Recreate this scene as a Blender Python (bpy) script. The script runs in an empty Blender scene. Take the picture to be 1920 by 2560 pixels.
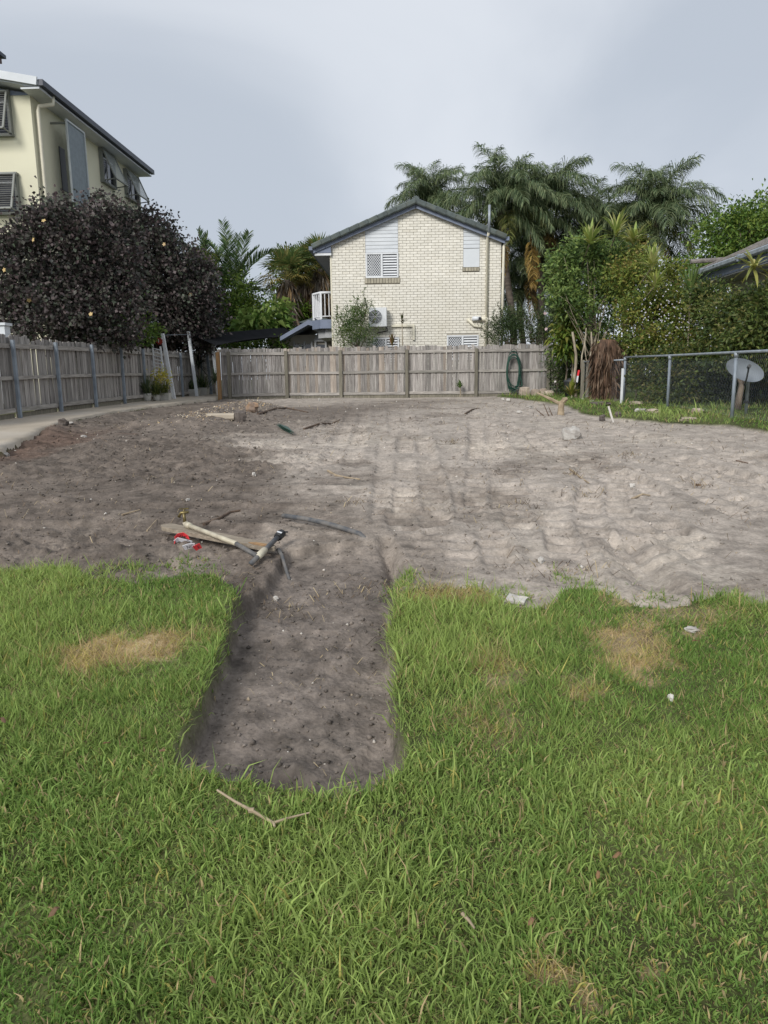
import bpy, math, random
import numpy as np
from mathutils import Vector, Matrix
random.seed(7)
RNG = np.random.default_rng(11)
R = math.radians
SC = bpy.context.scene
COL = SC.collection

# ------------------------------------------------------------------ camera
FPX = 1800.0                       # focal length in photo pixels (1920 x 2560)
PITCH, YAW, ROLL = 10.54, 1.98, -0.7
EYE = Vector((0, 0, 1.5))
cam_d = bpy.data.cameras.new('camera')
cam = bpy.data.objects.new('camera', cam_d)
COL.objects.link(cam)
CM = Matrix.Rotation(R(YAW), 3, 'Z') @ Matrix.Rotation(R(90 - PITCH), 3, 'X') @ Matrix.Rotation(R(ROLL), 3, 'Z')
cam.matrix_world = Matrix.Translation(EYE) @ CM.to_4x4()
cam_d.sensor_fit = 'VERTICAL'
cam_d.sensor_height = 36.0
cam_d.lens = FPX / 2560 * 36.0
cam_d.clip_start = 0.05
cam_d.clip_end = 3000
SC.camera = cam

# ------------------------------------------------------------------ sky, sun, exposure
SUN_EL, SUN_AZ = 32.0, 208.0        # azimuth clockwise from +Y
w = bpy.data.worlds.new('World')
SC.world = w
w.use_nodes = True
nt = w.node_tree
for n in list(nt.nodes):
    nt.nodes.remove(n)
def N(tree, t, **kw):
    n = tree.nodes.new(t)
    for k, v in kw.items():
        setattr(n, k, v)
    return n
out = N(nt, 'ShaderNodeOutputWorld')
bg = N(nt, 'ShaderNodeBackground')
sky = N(nt, 'ShaderNodeTexSky', sky_type='NISHITA')
sky.sun_disc = False
sky.sun_elevation = R(SUN_EL)
sky.sun_rotation = R(SUN_AZ)
tc = N(nt, 'ShaderNodeTexCoord')
mp = N(nt, 'ShaderNodeMapping')
mp.inputs['Location'].default_value = (2.3, 0.3, 0.0)
mp.inputs['Scale'].default_value = (1.0, 1.0, 2.0)
no = N(nt, 'ShaderNodeTexNoise')
no.inputs['Scale'].default_value = 1.5
no.inputs['Detail'].default_value = 7.0
no.inputs['Roughness'].default_value = 0.44
no.inputs['Distortion'].default_value = 0.5
ra = N(nt, 'ShaderNodeValToRGB')
ra.color_ramp.interpolation = 'EASE'
ra.color_ramp.elements[0].position = 0.36
ra.color_ramp.elements[0].color = (2.72, 2.98, 3.38, 1)
ra.color_ramp.elements[1].position = 0.64
ra.color_ramp.elements[1].color = (3.85, 4.05, 4.36, 1)
mx = N(nt, 'ShaderNodeMixRGB')
mx.inputs['Fac'].default_value = 0.96
L = nt.links.new
L(tc.outputs['Generated'], mp.inputs['Vector'])
L(mp.outputs['Vector'], no.inputs['Vector'])
L(no.outputs['Fac'], ra.inputs['Fac'])
L(sky.outputs['Color'], mx.inputs['Color1'])
L(ra.outputs['Color'], mx.inputs['Color2'])
L(mx.outputs['Color'], bg.inputs['Color'])
bg.inputs['Strength'].default_value = 0.1
L(bg.outputs['Background'], out.inputs['Surface'])

sd = bpy.data.lights.new('sun', 'SUN')
sd.energy = 1.5
sd.angle = R(20)
sd.color = (1.0, 0.97, 0.92)
so = bpy.data.objects.new('sun', sd)
COL.objects.link(so)
_d = Vector((math.sin(R(SUN_AZ)) * math.cos(R(SUN_EL)), math.cos(R(SUN_AZ)) * math.cos(R(SUN_EL)), math.sin(R(SUN_EL))))
so.rotation_euler = _d.to_track_quat('Z', 'Y').to_euler()
so.location = (0, 0, 30)
SC.view_settings.view_transform = 'Standard'
SC.view_settings.look = 'None'
SC.view_settings.exposure = 0.95
SC.view_settings.gamma = 1.0
SC.render.engine = 'CYCLES'

# ------------------------------------------------------------------ pixel -> place helpers
def ray(px, py):
    return CM @ Vector(((px - 960) / FPX, -(py - 1280) / FPX, -1.0))
def atY(px, py, Y):
    d = ray(px, py)
    return EYE + d * (Y / d.y)
def atX(px, py, X):
    d = ray(px, py)
    return EYE + d * (X / d.x)
def H0(y):
    y = np.maximum(np.asarray(y, float), -3.0)
    return 0.98 * (1 - np.exp(-y / 8.5))
def gpt(px, py, dz=0.0):
    d = ray(px, py)
    lo, hi = 0.3, 200.0
    for _ in range(60):
        m = (lo + hi) / 2
        p = EYE + d * m
        if p.z > float(H0(p.y)) + dz:
            lo = m
        else:
            hi = m
    return EYE + d * hi
def gxy(px, py):
    p = gpt(px, py)
    return (p.x, p.y)

# ------------------------------------------------------------------ numpy noise
def _hash(ix, iy, seed):
    h = (ix.astype(np.int64) * 374761393 + iy.astype(np.int64) * 668265263 + seed * 2246822519) & 0xFFFFFFFF
    h = ((h ^ (h >> 13)) * 1274126177) & 0xFFFFFFFF
    h = h ^ (h >> 16)
    return (h & 0xFFFF) / 65535.0
def vnoise(x, y, seed=0):
    ix = np.floor(x); iy = np.floor(y)
    fx = x - ix; fy = y - iy
    fx = fx * fx * fx * (fx * (fx * 6 - 15) + 10); fy = fy * fy * fy * (fy * (fy * 6 - 15) + 10)
    a = _hash(ix, iy, seed); b = _hash(ix + 1, iy, seed)
    c = _hash(ix, iy + 1, seed); d = _hash(ix + 1, iy + 1, seed)
    return (a + (b - a) * fx) * (1 - fy) + (c + (d - c) * fx) * fy - 0.5
def fbm(x, y, sc, oct=4, seed=0, rough=0.5):
    s = 0; a = 1.0; f = 1.0 / sc; c, sn = 0.8, 0.6
    for k in range(oct):
        s = s + a * vnoise(x * f + 17.3 * k, y * f - 9.1 * k, seed + k)
        x, y = c * x - sn * y, sn * x + c * y
        a *= rough; f *= 2.03
    return s
def sstep(a, b, x):
    t = np.clip((x - a) / (b - a), 0, 1)
    return t * t * (3 - 2 * t)
def sdist(poly, X, Y):
    """signed distance, positive inside"""
    best = np.full(X.shape, 1e9)
    ins = np.zeros(X.shape, bool)
    n = len(poly)
    for i in range(n):
        x0, y0 = poly[i]; x1, y1 = poly[(i + 1) % n]
        dx, dy = x1 - x0, y1 - y0
        t = np.clip(((X - x0) * dx + (Y - y0) * dy) / (dx * dx + dy * dy + 1e-12), 0, 1)
        best = np.minimum(best, (X - x0 - t * dx) ** 2 + (Y - y0 - t * dy) ** 2)
        c = ((y0 > Y) != (y1 > Y)) & (X < (x1 - x0) * (Y - y0) / (y1 - y0 + 1e-12) + x0)
        ins ^= c
    d = np.sqrt(best)
    return np.where(ins, d, -d)
def pdist(line, X, Y):
    """distance to polyline, along-length, signed lateral"""
    best = np.full(X.shape, 1e9); S = np.zeros(X.shape); T = np.zeros(X.shape); acc = 0
    for (x0, y0), (x1, y1) in zip(line[:-1], line[1:]):
        dx, dy = x1 - x0, y1 - y0; l = math.hypot(dx, dy)
        t = np.clip(((X - x0) * dx + (Y - y0) * dy) / (l * l), 0, 1)
        d = np.hypot(X - x0 - t * dx, Y - y0 - t * dy)
        m = d < best
        best = np.where(m, d, best)
        S = np.where(m, acc + t * l, S)
        T = np.where(m, (dx * (Y - y0) - dy * (X - x0)) / l, T)
        acc += l
    return best, S, T, acc

# ------------------------------------------------------------------ materials
def nodes(name):
    m = bpy.data.materials.new(name)
    m.use_nodes = True
    t = m.node_tree
    b = t.nodes['Principled BSDF']
    return m, t, b
def MAT(name, c1, c2=None, scale=4.0, rough=0.7, bump=0.0, bscale=40.0, var=0.0, metal=0.0, stretch=(1, 1, 1), attr=None,
        detail=5.0, spec=0.4, ramp=(0.35, 0.65), dirt=None, dscale=1.5, trans=0.0):
    m, t, b = nodes(name)
    L = t.links.new
    co = N(t, 'ShaderNodeTexCoord')
    mp = N(t, 'ShaderNodeMapping')
    mp.inputs['Scale'].default_value = stretch
    oi = N(t, 'ShaderNodeObjectInfo')
    ad = N(t, 'ShaderNodeVectorMath', operation='MULTIPLY_ADD')
    ad.inputs[1].default_value = (37.0, 19.0, 53.0)
    L(oi.outputs['Random'], ad.inputs[0])
    L(co.outputs['Object'], ad.inputs[2])
    L(ad.outputs[0], mp.inputs['Vector'])
    def noise(s, d=detail):
        n = N(t, 'ShaderNodeTexNoise')
        n.inputs['Scale'].default_value = s
        n.inputs['Detail'].default_value = d
        L(mp.outputs['Vector'], n.inputs['Vector'])
        return n
    def rgb(c):
        n = N(t, 'ShaderNodeRGB'); n.outputs[0].default_value = (*c, 1); return n.outputs[0]
    if attr:
        a = N(t, 'ShaderNodeAttribute'); a.attribute_name = attr
        cur = a.outputs['Color']
    else:
        cur = rgb(c1)
    if c2 is not None and not attr:
        n = noise(scale)
        r = N(t, 'ShaderNodeMapRange'); r.inputs[1].default_value = ramp[0]; r.inputs[2].default_value = ramp[1]
        L(n.outputs['Fac'], r.inputs[0])
        x = N(t, 'ShaderNodeMixRGB'); L(r.outputs[0], x.inputs['Fac']); L(cur, x.inputs['Color1']); L(rgb(c2), x.inputs['Color2'])
        cur = x.outputs[0]
    if dirt is not None:
        n = noise(dscale, 7)
        r = N(t, 'ShaderNodeMapRange'); r.inputs[1].default_value = 0.5; r.inputs[2].default_value = 0.75; r.inputs[4].default_value = 0.6
        L(n.outputs['Fac'], r.inputs[0])
        x = N(t, 'ShaderNodeMixRGB'); L(r.outputs[0], x.inputs['Fac']); L(cur, x.inputs['Color1']); L(rgb(dirt), x.inputs['Color2'])
        cur = x.outputs[0]
    if var:
        r = N(t, 'ShaderNodeMapRange'); r.inputs[3].default_value = 1 - var; r.inputs[4].default_value = 1 + var
        L(oi.outputs['Random'], r.inputs[0])
        x = N(t, 'ShaderNodeVectorMath', operation='SCALE'); L(cur, x.inputs[0]); L(r.outputs[0], x.inputs['Scale'])
        cur = x.outputs[0]
    L(cur, b.inputs['Base Color'])
    b.inputs['Roughness'].default_value = rough
    b.inputs['Metallic'].default_value = metal
    b.inputs['Specular IOR Level'].default_value = spec
    if bump:
        n = noise(bscale)
        bp = N(t, 'ShaderNodeBump'); bp.inputs['Strength'].default_value = bump; bp.inputs['Distance'].default_value = 0.02
        L(n.outputs['Fac'], bp.inputs['Height']); L(bp.outputs['Normal'], b.inputs['Normal'])
    if trans:
        tr = N(t, 'ShaderNodeBsdfTranslucent'); L(cur, tr.inputs['Color'])
        ms = N(t, 'ShaderNodeMixShader'); ms.inputs[0].default_value = trans
        L(b.outputs[0], ms.inputs[1]); L(tr.outputs[0], ms.inputs[2])
        L(ms.outputs[0], t.nodes['Material Output'].inputs['Surface'])
    return m
def GLASS(name, col, rough=0.06):
    m, t, b = nodes(name)
    b.inputs['Base Color'].default_value = (*col, 1)
    b.inputs['Roughness'].default_value = rough
    b.inputs['Specular IOR Level'].default_value = 0.8
    return m
M_LEAF = MAT('leaf', (0, 0, 0), attr='Col', rough=0.5, trans=0.28, spec=0.3)
M_LEAFG = MAT('leaf_glossy', (0, 0, 0), attr='Col', rough=0.5, trans=0.18, spec=0.3)
M_GRASS = MAT('grass_blade', (0, 0, 0), attr='Col', rough=0.55, trans=0.42, spec=0.25)
M_BARK = MAT('bark', (0.20, 0.16, 0.12), (0.09, 0.07, 0.055), scale=6, rough=0.9, bump=0.6, bscale=30, stretch=(1, 1, .3))
M_BARKP = MAT('bark_pale', (0.42, 0.37, 0.28), (0.22, 0.18, 0.13), scale=9, rough=0.85, bump=0.4, bscale=30, stretch=(1, 1, .4))
M_PALMT = MAT('palm_trunk', (0.16, 0.13, 0.105), (0.08, 0.065, 0.055), scale=5, rough=0.9, bump=0.6, bscale=14, stretch=(.5, .5, 2))
M_FIBRE = MAT('palm_fibre', (0.17, 0.10, 0.065), (0.07, 0.045, 0.03), scale=8, rough=0.95, bump=0.9, bscale=30, stretch=(2, 2, .25))
M_WOOD = MAT('weathered_paling', (0.41, 0.385, 0.36), (0.20, 0.18, 0.17), scale=7, rough=0.85, bump=0.35, bscale=25, var=0.3, stretch=(6, 6, .35), dirt=(0.11, 0.115, 0.10), dscale=1.1)
M_WOODT = MAT('weathered_paling_tan', (0.43, 0.375, 0.32), (0.24, 0.20, 0.17), scale=7, rough=0.85, bump=0.35, bscale=25, var=0.25, stretch=(6, 6, .35), dirt=(0.15, 0.13, 0.10), dscale=1.1)
M_RAIL = MAT('weathered_rail', (0.43, 0.40, 0.365), (0.25, 0.23, 0.21), scale=7, rough=0.85, bump=0.3, bscale=20, var=0.15, stretch=(.5, .5, 6), dirt=(0.13, 0.135, 0.11), dscale=0.9)
M_POSTW = MAT('timber_post', (0.235, 0.215, 0.17), (0.14, 0.13, 0.10), scale=6, rough=0.85, bump=0.3, bscale=20, var=0.12, stretch=(5, 5, .4))
M_POSTB = MAT('new_timber_post', (0.40, 0.235, 0.105), (0.27, 0.16, 0.08), scale=6, rough=0.8, bump=0.25, bscale=20, stretch=(5, 5, .4))
M_GALV = MAT('galvanised_steel', (0.36, 0.40, 0.44), (0.25, 0.28, 0.31), scale=9, rough=0.5, metal=0.35, var=0.06)
M_GALVD = MAT('galvanised_post', (0.27, 0.31, 0.355), (0.19, 0.22, 0.255), scale=5, rough=0.6, metal=0.2, var=0.08)
M_WHITE = MAT('white_paint', (0.74, 0.76, 0.78), (0.62, 0.64, 0.66), scale=3, rough=0.5)
M_WHITEW = MAT('white_weatherboard', (0.64, 0.67, 0.70), (0.55, 0.58, 0.61), scale=1.5, rough=0.5)
M_BRICK = MAT('painted_brick', (0.80, 0.77, 0.69), (0.72, 0.69, 0.605), scale=7, rough=0.75, bump=0.15, bscale=60, var=0.06, dirt=(0.66, 0.62, 0.52), dscale=1.3)
M_BRICKS = MAT('sill_brick', (0.50, 0.46, 0.36), (0.36, 0.33, 0.26), scale=7, rough=0.8, var=0.12)
M_MORTAR = MAT('mortar', (0.27, 0.25, 0.215), (0.42, 0.39, 0.33), scale=0.9, rough=0.9, ramp=(.4, .6))
M_TILE = MAT('roof_tile', (0.10, 0.122, 0.118), (0.065, 0.08, 0.08), scale=6, rough=0.75, bump=0.3, bscale=30, var=0.15, dirt=(0.16, 0.17, 0.13), dscale=3)
M_FASCIA = MAT('blue_grey_fascia', (0.20, 0.235, 0.32), (0.16, 0.19, 0.26), scale=2, rough=0.5)
M_SOFFIT = MAT('soffit', (0.40, 0.41, 0.42), (0.34, 0.35, 0.36), scale=2, rough=0.7)
M_CREAM = MAT('cream_render', (0.72, 0.695, 0.53), (0.65, 0.625, 0.475), scale=0.6, rough=0.85, bump=0.15, bscale=90, dirt=(0.56, 0.53, 0.40), dscale=0.35)
M_CREAMP = MAT('cream_pipe', (0.74, 0.70, 0.57), (0.66, 0.62, 0.50), scale=3, rough=0.45)
M_DGUT = MAT('dark_gutter', (0.035, 0.042, 0.06), (0.05, 0.058, 0.08), scale=3, rough=0.45)
M_SCREEN = MAT('grey_screen', (0.21, 0.25, 0.27), (0.175, 0.205, 0.225), scale=8, rough=0.6, bump=0.2, bscale=120)
M_LOUV = MAT('louvre_slat', (0.47, 0.50, 0.50), (0.40, 0.43, 0.43), scale=4, rough=0.5)
M_LOUVD = MAT('louvre_slat_dark', (0.15, 0.15, 0.145), (0.11, 0.11, 0.105), scale=4, rough=0.5)
M_FRAMEG = MAT('grey_frame', (0.21, 0.22, 0.20), (0.17, 0.18, 0.165), scale=4, rough=0.5)
M_GLASS = GLASS('window_glass', (0.03, 0.035, 0.045))
M_BLACK = MAT('black_plastic', (0.018, 0.018, 0.02), (0.03, 0.03, 0.032), scale=8, rough=0.45)
M_PIPE = MAT('black_poly_pipe', (0.075, 0.08, 0.088), (0.16, 0.15, 0.14), scale=14, rough=0.6)
M_SAIL = MAT('shade_cloth', (0.012, 0.013, 0.015), (0.018, 0.019, 0.022), scale=3, rough=0.95, spec=0.1)
M_CONC = MAT('driveway_concrete', (0.46, 0.40, 0.32), (0.36, 0.31, 0.245), scale=1.1, rough=0.9, bump=0.25, bscale=60, dirt=(0.47, 0.44, 0.40), dscale=0.8)
M_STONE = MAT('sandstone_block', (0.50, 0.42, 0.34), (0.32, 0.26, 0.21), scale=5, rough=0.9, bump=0.6, bscale=14, var=0.1)
M_RUB = MAT('pale_rubble', (0.55, 0.53, 0.49), (0.36, 0.33, 0.30), scale=9, rough=0.9, bump=0.5, bscale=30, var=0.12)
M_CLOD = MAT('soil_clod', (0.155, 0.13, 0.112), (0.095, 0.08, 0.072), scale=16, rough=0.95, bump=0.6, bscale=60)
M_PEB = MAT('pebble', (0, 0, 0), attr='Col', rough=0.85)
M_STICK = MAT('dry_stick', (0.40, 0.32, 0.22), (0.26, 0.20, 0.135), scale=12, rough=0.9)
M_STICKD = MAT('dark_root', (0.15, 0.105, 0.075), (0.085, 0.06, 0.045), scale=12, rough=0.95)
M_PLANK = MAT('raw_plank', (0.36, 0.305, 0.235), (0.23, 0.19, 0.145), scale=9, rough=0.9, bump=0.4, bscale=30, stretch=(.5, 6, 6), dirt=(0.14, 0.115, 0.095), dscale=5)
M_PVC = MAT('cream_pvc', (0.60, 0.555, 0.43), (0.45, 0.40, 0.30), scale=10, rough=0.45, dirt=(0.16, 0.13, 0.11), dscale=9)
M_BRASS = MAT('brass', (0.24, 0.19, 0.08), (0.13, 0.105, 0.06), scale=20, rough=0.45, metal=0.7)
M_REDT = MAT('red_tape', (0.75, 0.05, 0.06), rough=0.4)
M_WHT = MAT('white_tape', (0.75, 0.75, 0.80), rough=0.4)
M_INK = MAT('black_ink', (0.012, 0.012, 0.02), rough=0.6)
M_RED = MAT('red_sign', (0.30, 0.035, 0.022), (0.2, 0.03, 0.02), scale=8, rough=0.7)
M_POT = MAT('pale_pot', (0.58, 0.57, 0.53), (0.46, 0.45, 0.41), scale=4, rough=0.75, var=0.1)
M_POTD = MAT('dark_tub', (0.045, 0.05, 0.055), (0.03, 0.033, 0.038), scale=4, rough=0.55)
M_HOSE = MAT('green_hose', (0.012, 0.05, 0.036), (0.02, 0.07, 0.05), scale=6, rough=0.4)
M_DISH = MAT('dish_grey', (0.21, 0.235, 0.26), (0.17, 0.19, 0.215), scale=3, rough=0.7, spec=.2)
M_SHING = MAT('weathered_shingle', (0.26, 0.235, 0.215), (0.12, 0.108, 0.10), scale=9, rough=0.95, bump=0.8, bscale=25, var=0.15)
M_PALEW = MAT('pale_wall', (0.60, 0.57, 0.48), (0.52, 0.50, 0.43), scale=1.0, rough=0.8)
M_PANEB = MAT('brown_fascia', (0.10, 0.06, 0.05), rough=0.6)
M_BRROCK = MAT('brown_rock', (0.36, 0.22, 0.12), (0.24, 0.18, 0.14), scale=6, rough=0.9, bump=0.6, bscale=20)
M_DRY = MAT('dry_leaf', (0.22, 0.125, 0.06), (0.13, 0.08, 0.05), scale=20, rough=0.8)
M_SOIL = MAT('potting_soil', (0.04, 0.033, 0.027), rough=0.95)

# ------------------------------------------------------------------ mesh helpers
def link(o, parent=None):
    COL.objects.link(o)
    if parent is not None:
        o.parent = parent
    return o
def wloc(o):
    v = Vector(o.location)
    while o.parent is not None:
        o = o.parent
        v += Vector(o.location)
    return v
def np_mesh(name, V, F, cols=None, mats=(), smooth=False):
    V = np.asarray(V, np.float32); F = np.asarray(F, np.int32)
    me = bpy.data.meshes.new(name)
    k = F.shape[1]
    me.vertices.add(len(V)); me.vertices.foreach_set('co', V.ravel())
    me.loops.add(F.size); me.loops.foreach_set('vertex_index', F.ravel())
    me.polygons.add(len(F))
    me.polygons.foreach_set('loop_start', np.arange(0, F.size, k, dtype=np.int32))
    if smooth:
        me.polygons.foreach_set('use_smooth', np.ones(len(F), bool))
    if cols is not None:
        a = me.color_attributes.new('Col', 'FLOAT_COLOR', 'POINT')
        c = np.ones((len(V), 4), np.float32); c[:, :3] = cols
        a.data.foreach_set('color', c.ravel())
    for m in mats:
        me.materials.append(m)
    me.update(calc_edges=True)
    return me
class MB:
    def __init__(s):
        s.v = []; s.f = []; s.sm = False
    def add(s, vs, fs):
        o = len(s.v)
        s.v += [tuple(v) for v in vs]
        s.f += [tuple(i + o for i in f) for f in fs]
        return s
    def box(s, c, d, rot=None):
        c = Vector(c); x, y, z = d[0] / 2, d[1] / 2, d[2] / 2
        vs = [Vector((a * x, b * y, e * z)) for a in (-1, 1) for b in (-1, 1) for e in (-1, 1)]
        if rot is not None:
            vs = [rot @ v for v in vs]
        return s.add([c + v for v in vs], [(0, 1, 3, 2), (4, 6, 7, 5), (0, 4, 5, 1), (2, 3, 7, 6), (0, 2, 6, 4), (1, 5, 7, 3)])
    def bevbox(s, c, d, b=0.01, rot=None):
        """box with chamfered long edges (octagonal section along the longest axis)"""
        c = Vector(c); ax = max(range(3), key=lambda i: d[i]); u, v = [i for i in range(3) if i != ax]
        pr = []
        hu, hv = d[u] / 2, d[v] / 2
        for a, e in ((hu - b, hv), (-hu + b, hv), (-hu, hv - b), (-hu, -hv + b), (-hu + b, -hv), (hu - b, -hv), (hu, -hv + b), (hu, hv - b)):
            pr.append((a, e))
        vs = []
        for sg in (-1, 1):
            for a, e in pr:
                q = [0, 0, 0]; q[ax] = sg * d[ax] / 2; q[u] = a; q[v] = e
                q = Vector(q)
                vs.append(c + (rot @ q if rot is not None else q))
        fs = [tuple(range(7, -1, -1)), tuple(range(8, 16))]
        fs += [(i, (i + 1) % 8, 8 + (i + 1) % 8, 8 + i) for i in range(8)]
        return s.add(vs, fs)
    def beam(s, a, b, wd, th, up=(0, 0, 1)):
        a, b = Vector(a), Vector(b)
        t = (b - a); l = t.length; t.normalize()
        u = Vector(up); sd = t.cross(u)
        if sd.length < 1e-4:
            sd = t.cross(Vector((1, 0, 0)))
        sd.normalize(); u = sd.cross(t).normalized()
        rot = Matrix((t, sd, u)).transposed()
        return s.box((a + b) / 2, (l, wd, th), rot)
    def tube(s, pts, rad, n=8, cap=True, flat=1.0):
        pts = [Vector(p) for p in pts]
        if not hasattr(rad, '__len__'):
            rad = [rad] * len(pts)
        o = len(s.v); pu = None
        for i, p in enumerate(pts):
            t = (pts[min(i + 1, len(pts) - 1)] - pts[max(i - 1, 0)]).normalized()
            if pu is None:
                pu = t.orthogonal().normalized()
            else:
                pu = (pu - t * pu.dot(t))
                pu = pu.normalized() if pu.length > 1e-5 else t.orthogonal().normalized()
            q = t.cross(pu)
            for k in range(n):
                a = 2 * math.pi * k / n
                s.v.append(tuple(p + (pu * math.cos(a) + q * math.sin(a) * flat) * rad[i]))
        for i in range(len(pts) - 1):
            for k in range(n):
                s.f.append((o + i * n + k, o + i * n + (k + 1) % n, o + (i + 1) * n + (k + 1) % n, o + (i + 1) * n + k))
        if cap:
            s.f.append(tuple(o + k for k in range(n - 1, -1, -1)))
            s.f.append(tuple(o + (len(pts) - 1) * n + k for k in range(n)))
        return s
    def lathe(s, c, prof, n=20):
        c = Vector(c); o = len(s.v)
        for r, z in prof:
            for k in range(n):
                a = 2 * math.pi * k / n
                s.v.append((c.x + r * math.cos(a), c.y + r * math.sin(a), c.z + z))
        for i in range(len(prof) - 1):
            for k in range(n):
                s.f.append((o + i * n + k, o + i * n + (k + 1) % n, o + (i + 1) * n + (k + 1) % n, o + (i + 1) * n + k))
        s.f.append(tuple(o + k for k in range(n - 1, -1, -1)))
        s.f.append(tuple(o + (len(prof) - 1) * n + k for k in range(n)))
        return s
    def prism(s, poly, off):
        """polygon (3D points) extruded by vector off"""
        n = len(poly); off = Vector(off)
        vs = [Vector(p) for p in poly] + [Vector(p) + off for p in poly]
        fs = [tuple(range(n - 1, -1, -1)), tuple(range(n, 2 * n))]
        fs += [(i, (i + 1) % n, n + (i + 1) % n, n + i) for i in range(n)]
        return s.add(vs, fs)
    def mesh(s, name, mat, off=None, smooth=False):
        me = bpy.data.meshes.new(name)
        v = s.v
        if off is not None:
            v = [(a - off[0], b - off[1], c - off[2]) for a, b, c in v]
        me.from_pydata(v, [], s.f)
        me.materials.append(mat)
        if smooth:
            me.polygons.foreach_set('use_smooth', [True] * len(me.polygons))
        me.update()
        return me
    def build(s, name, mat, parent=None, smooth=False, label=None):
        off = wloc(parent) if parent is not None else (0, 0, 0)
        o = bpy.data.objects.new(name, s.mesh(name, mat, off, smooth))
        link(o, parent)
        if label:
            o['label'] = label
        return o
def fixn(o):
    import bmesh
    bm = bmesh.new(); bm.from_mesh(o.data)
    bmesh.ops.recalc_face_normals(bm, faces=bm.faces)
    bm.to_mesh(o.data); bm.free()
    return o
def thing(name, label, cat, loc=(0, 0, 0), group=None):
    o = bpy.data.objects.new(name, None)
    o.empty_display_size = 0.1
    o.location = loc
    COL.objects.link(o)
    return tag(o, label, cat, group)
def tag(o, label, cat, group=None):
    o['label'] = label; o['category'] = cat
    if group:
        o['group'] = group
    return o
def solo(mb, name, mat, label, cat, group=None, smooth=False, base=None):
    """a thing made of one mesh, origin at its base"""
    b = Vector(base) if base is not None else Vector((sum(v[0] for v in mb.v) / len(mb.v), sum(v[1] for v in mb.v) / len(mb.v), min(v[2] for v in mb.v)))
    o = bpy.data.objects.new(name, mb.mesh(name, mat, b, smooth))
    o.location = b
    link(o)
    return tag(o, label, cat, group)
def inst(name, me, parent, loc, rot=None, scale=None):
    """a piece that shares mesh data; loc in world, parents only translate"""
    o = bpy.data.objects.new(name, me)
    o.location = Vector(loc) - wloc(parent)
    if rot is not None:
        o.rotation_euler = rot
    if scale is not None:
        o.scale = scale
    return link(o, parent)
def structure(o):
    o['kind'] = 'structure'
    return o

# ------------------------------------------------------------------ ground
TRENCH_L = [(600, 1490), (596, 1535), (570, 1592), (521, 1671), (495, 1746), (433, 1856), (429, 1913), (486, 1920)]
TRENCH_B = [(570, 1946), (702, 1977), (834, 1981), (913, 1977), (966, 1946), (1005, 1922)]
TRENCH_R = [(1001, 1834), (988, 1724), (984, 1592), (984, 1504), (980, 1482)]
FRONT_L = [(-700, 1500), (-200, 1450), (0, 1430), (110, 1420), (200, 1412), (225, 1440), (330, 1452), (440, 1440), (530, 1435)]
FRONT_R = [(1076, 1476), (1215, 1470), (1280, 1512), (1345, 1520), (1396, 1500), (1405, 1474), (1452, 1464), (1515, 1480), (1590, 1512), (1712, 1510),
           (1793, 1482), (1863, 1508), (1920, 1512), (2300, 1520), (2900, 1540)]
BACK_R = [(2900, 1110), (2300, 1092), (1920, 1076), (1812, 1061), (1674, 1057), (1569, 1046), (1511, 1041), (1457, 1033), (1413, 1013), (1360, 1004), (1240, 990)]
DRIVE_E = [(-900, 1300), (-300, 1180), (0, 1127), (60, 1100), (100, 1080), (160, 1056), (260, 1036), (400, 1015), (545, 997)]
W = lambda L: [gxy(*p) for p in L]
FENCE_Y, FENCE_X = 23.5, -7.58
dirt_poly = W(FRONT_L) + W(TRENCH_L) + W(TRENCH_B) + W(TRENCH_R) + W(FRONT_R) + W(BACK_R) + [(3.2, FENCE_Y + .3), (-6.3, FENCE_Y + .3)] + W(DRIVE_E[::-1])
trench_poly = W(TRENCH_L) + W(TRENCH_B) + W(TRENCH_R) + W([(1000, 1380), (960, 1330), (720, 1350), (660, 1430)])
drive_edge = W(DRIVE_E)
drive_poly = drive_edge + [(-6.35, 24.5), (-6.35, 32), (-7.9, 32), (-7.9, 5)] 
TRACKS = [
    ([(1035, 1080), (1040, 1150), (1050, 1300)], 1.0), ([(1205, 1040), (1215, 1110), (1222, 1270)], 1.0), ([(1210, 1093), (1320, 1203), (1410, 1262)], .8),
    ([(1490, 1095), (1505, 1180), (1512, 1280)], 1.0), ([(1340, 1080), (1400, 1118), (1570, 1190), (1660, 1262)], .9),
    ([(1600, 1110), (1700, 1140), (1920, 1200), (2100, 1255)], .9), ([(985, 1090), (990, 1180), (1000, 1300)], .6), ([(1010, 1230), (1060, 1320), (1150, 1400)], .7),
    ([(1090, 1120), (1120, 1200), (1135, 1290)], .7), ([(870, 1020), (820, 1090), (780, 1160)], .55), ([(1290, 1130), (1330, 1260), (1345, 1330)], .5),
    ([(1100, 1400), (1250, 1420), (1400, 1440)], .4), ([(1500, 1290), (1570, 1340), (1660, 1450), (1700, 1500)], .6), ([(1560, 1250), (1700, 1330), (1900, 1400)], .7),
    ([(650, 1180), (800, 1170), (960, 1180)], .35), ([(1700, 1090), (1850, 1125), (2050, 1180)], .7), ([(1110, 1010), (1210, 1045), (1330, 1085)], .6),
    ([(990, 1010), (1000, 1045), (1015, 1085)], .5), ([(1080, 1010), (1250, 1060), (1480, 1110), (1750, 1200), (1950, 1290)], .75),
    ([(1150, 995), (1380, 1040), (1640, 1090), (1920, 1150)], .6), ([(905, 995), (890, 1040), (865, 1110), (840, 1170)], .7), ([(1420, 1260), (1450, 1330), (1470, 1400)], .7), ([(1180, 1290), (1190, 1350), (1210, 1420)], .8)]
TRW = [(W(t), s) for t, s in TRACKS]
RUT = W([(1560, 1335), (1600, 1385), (1650, 1440)])
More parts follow.
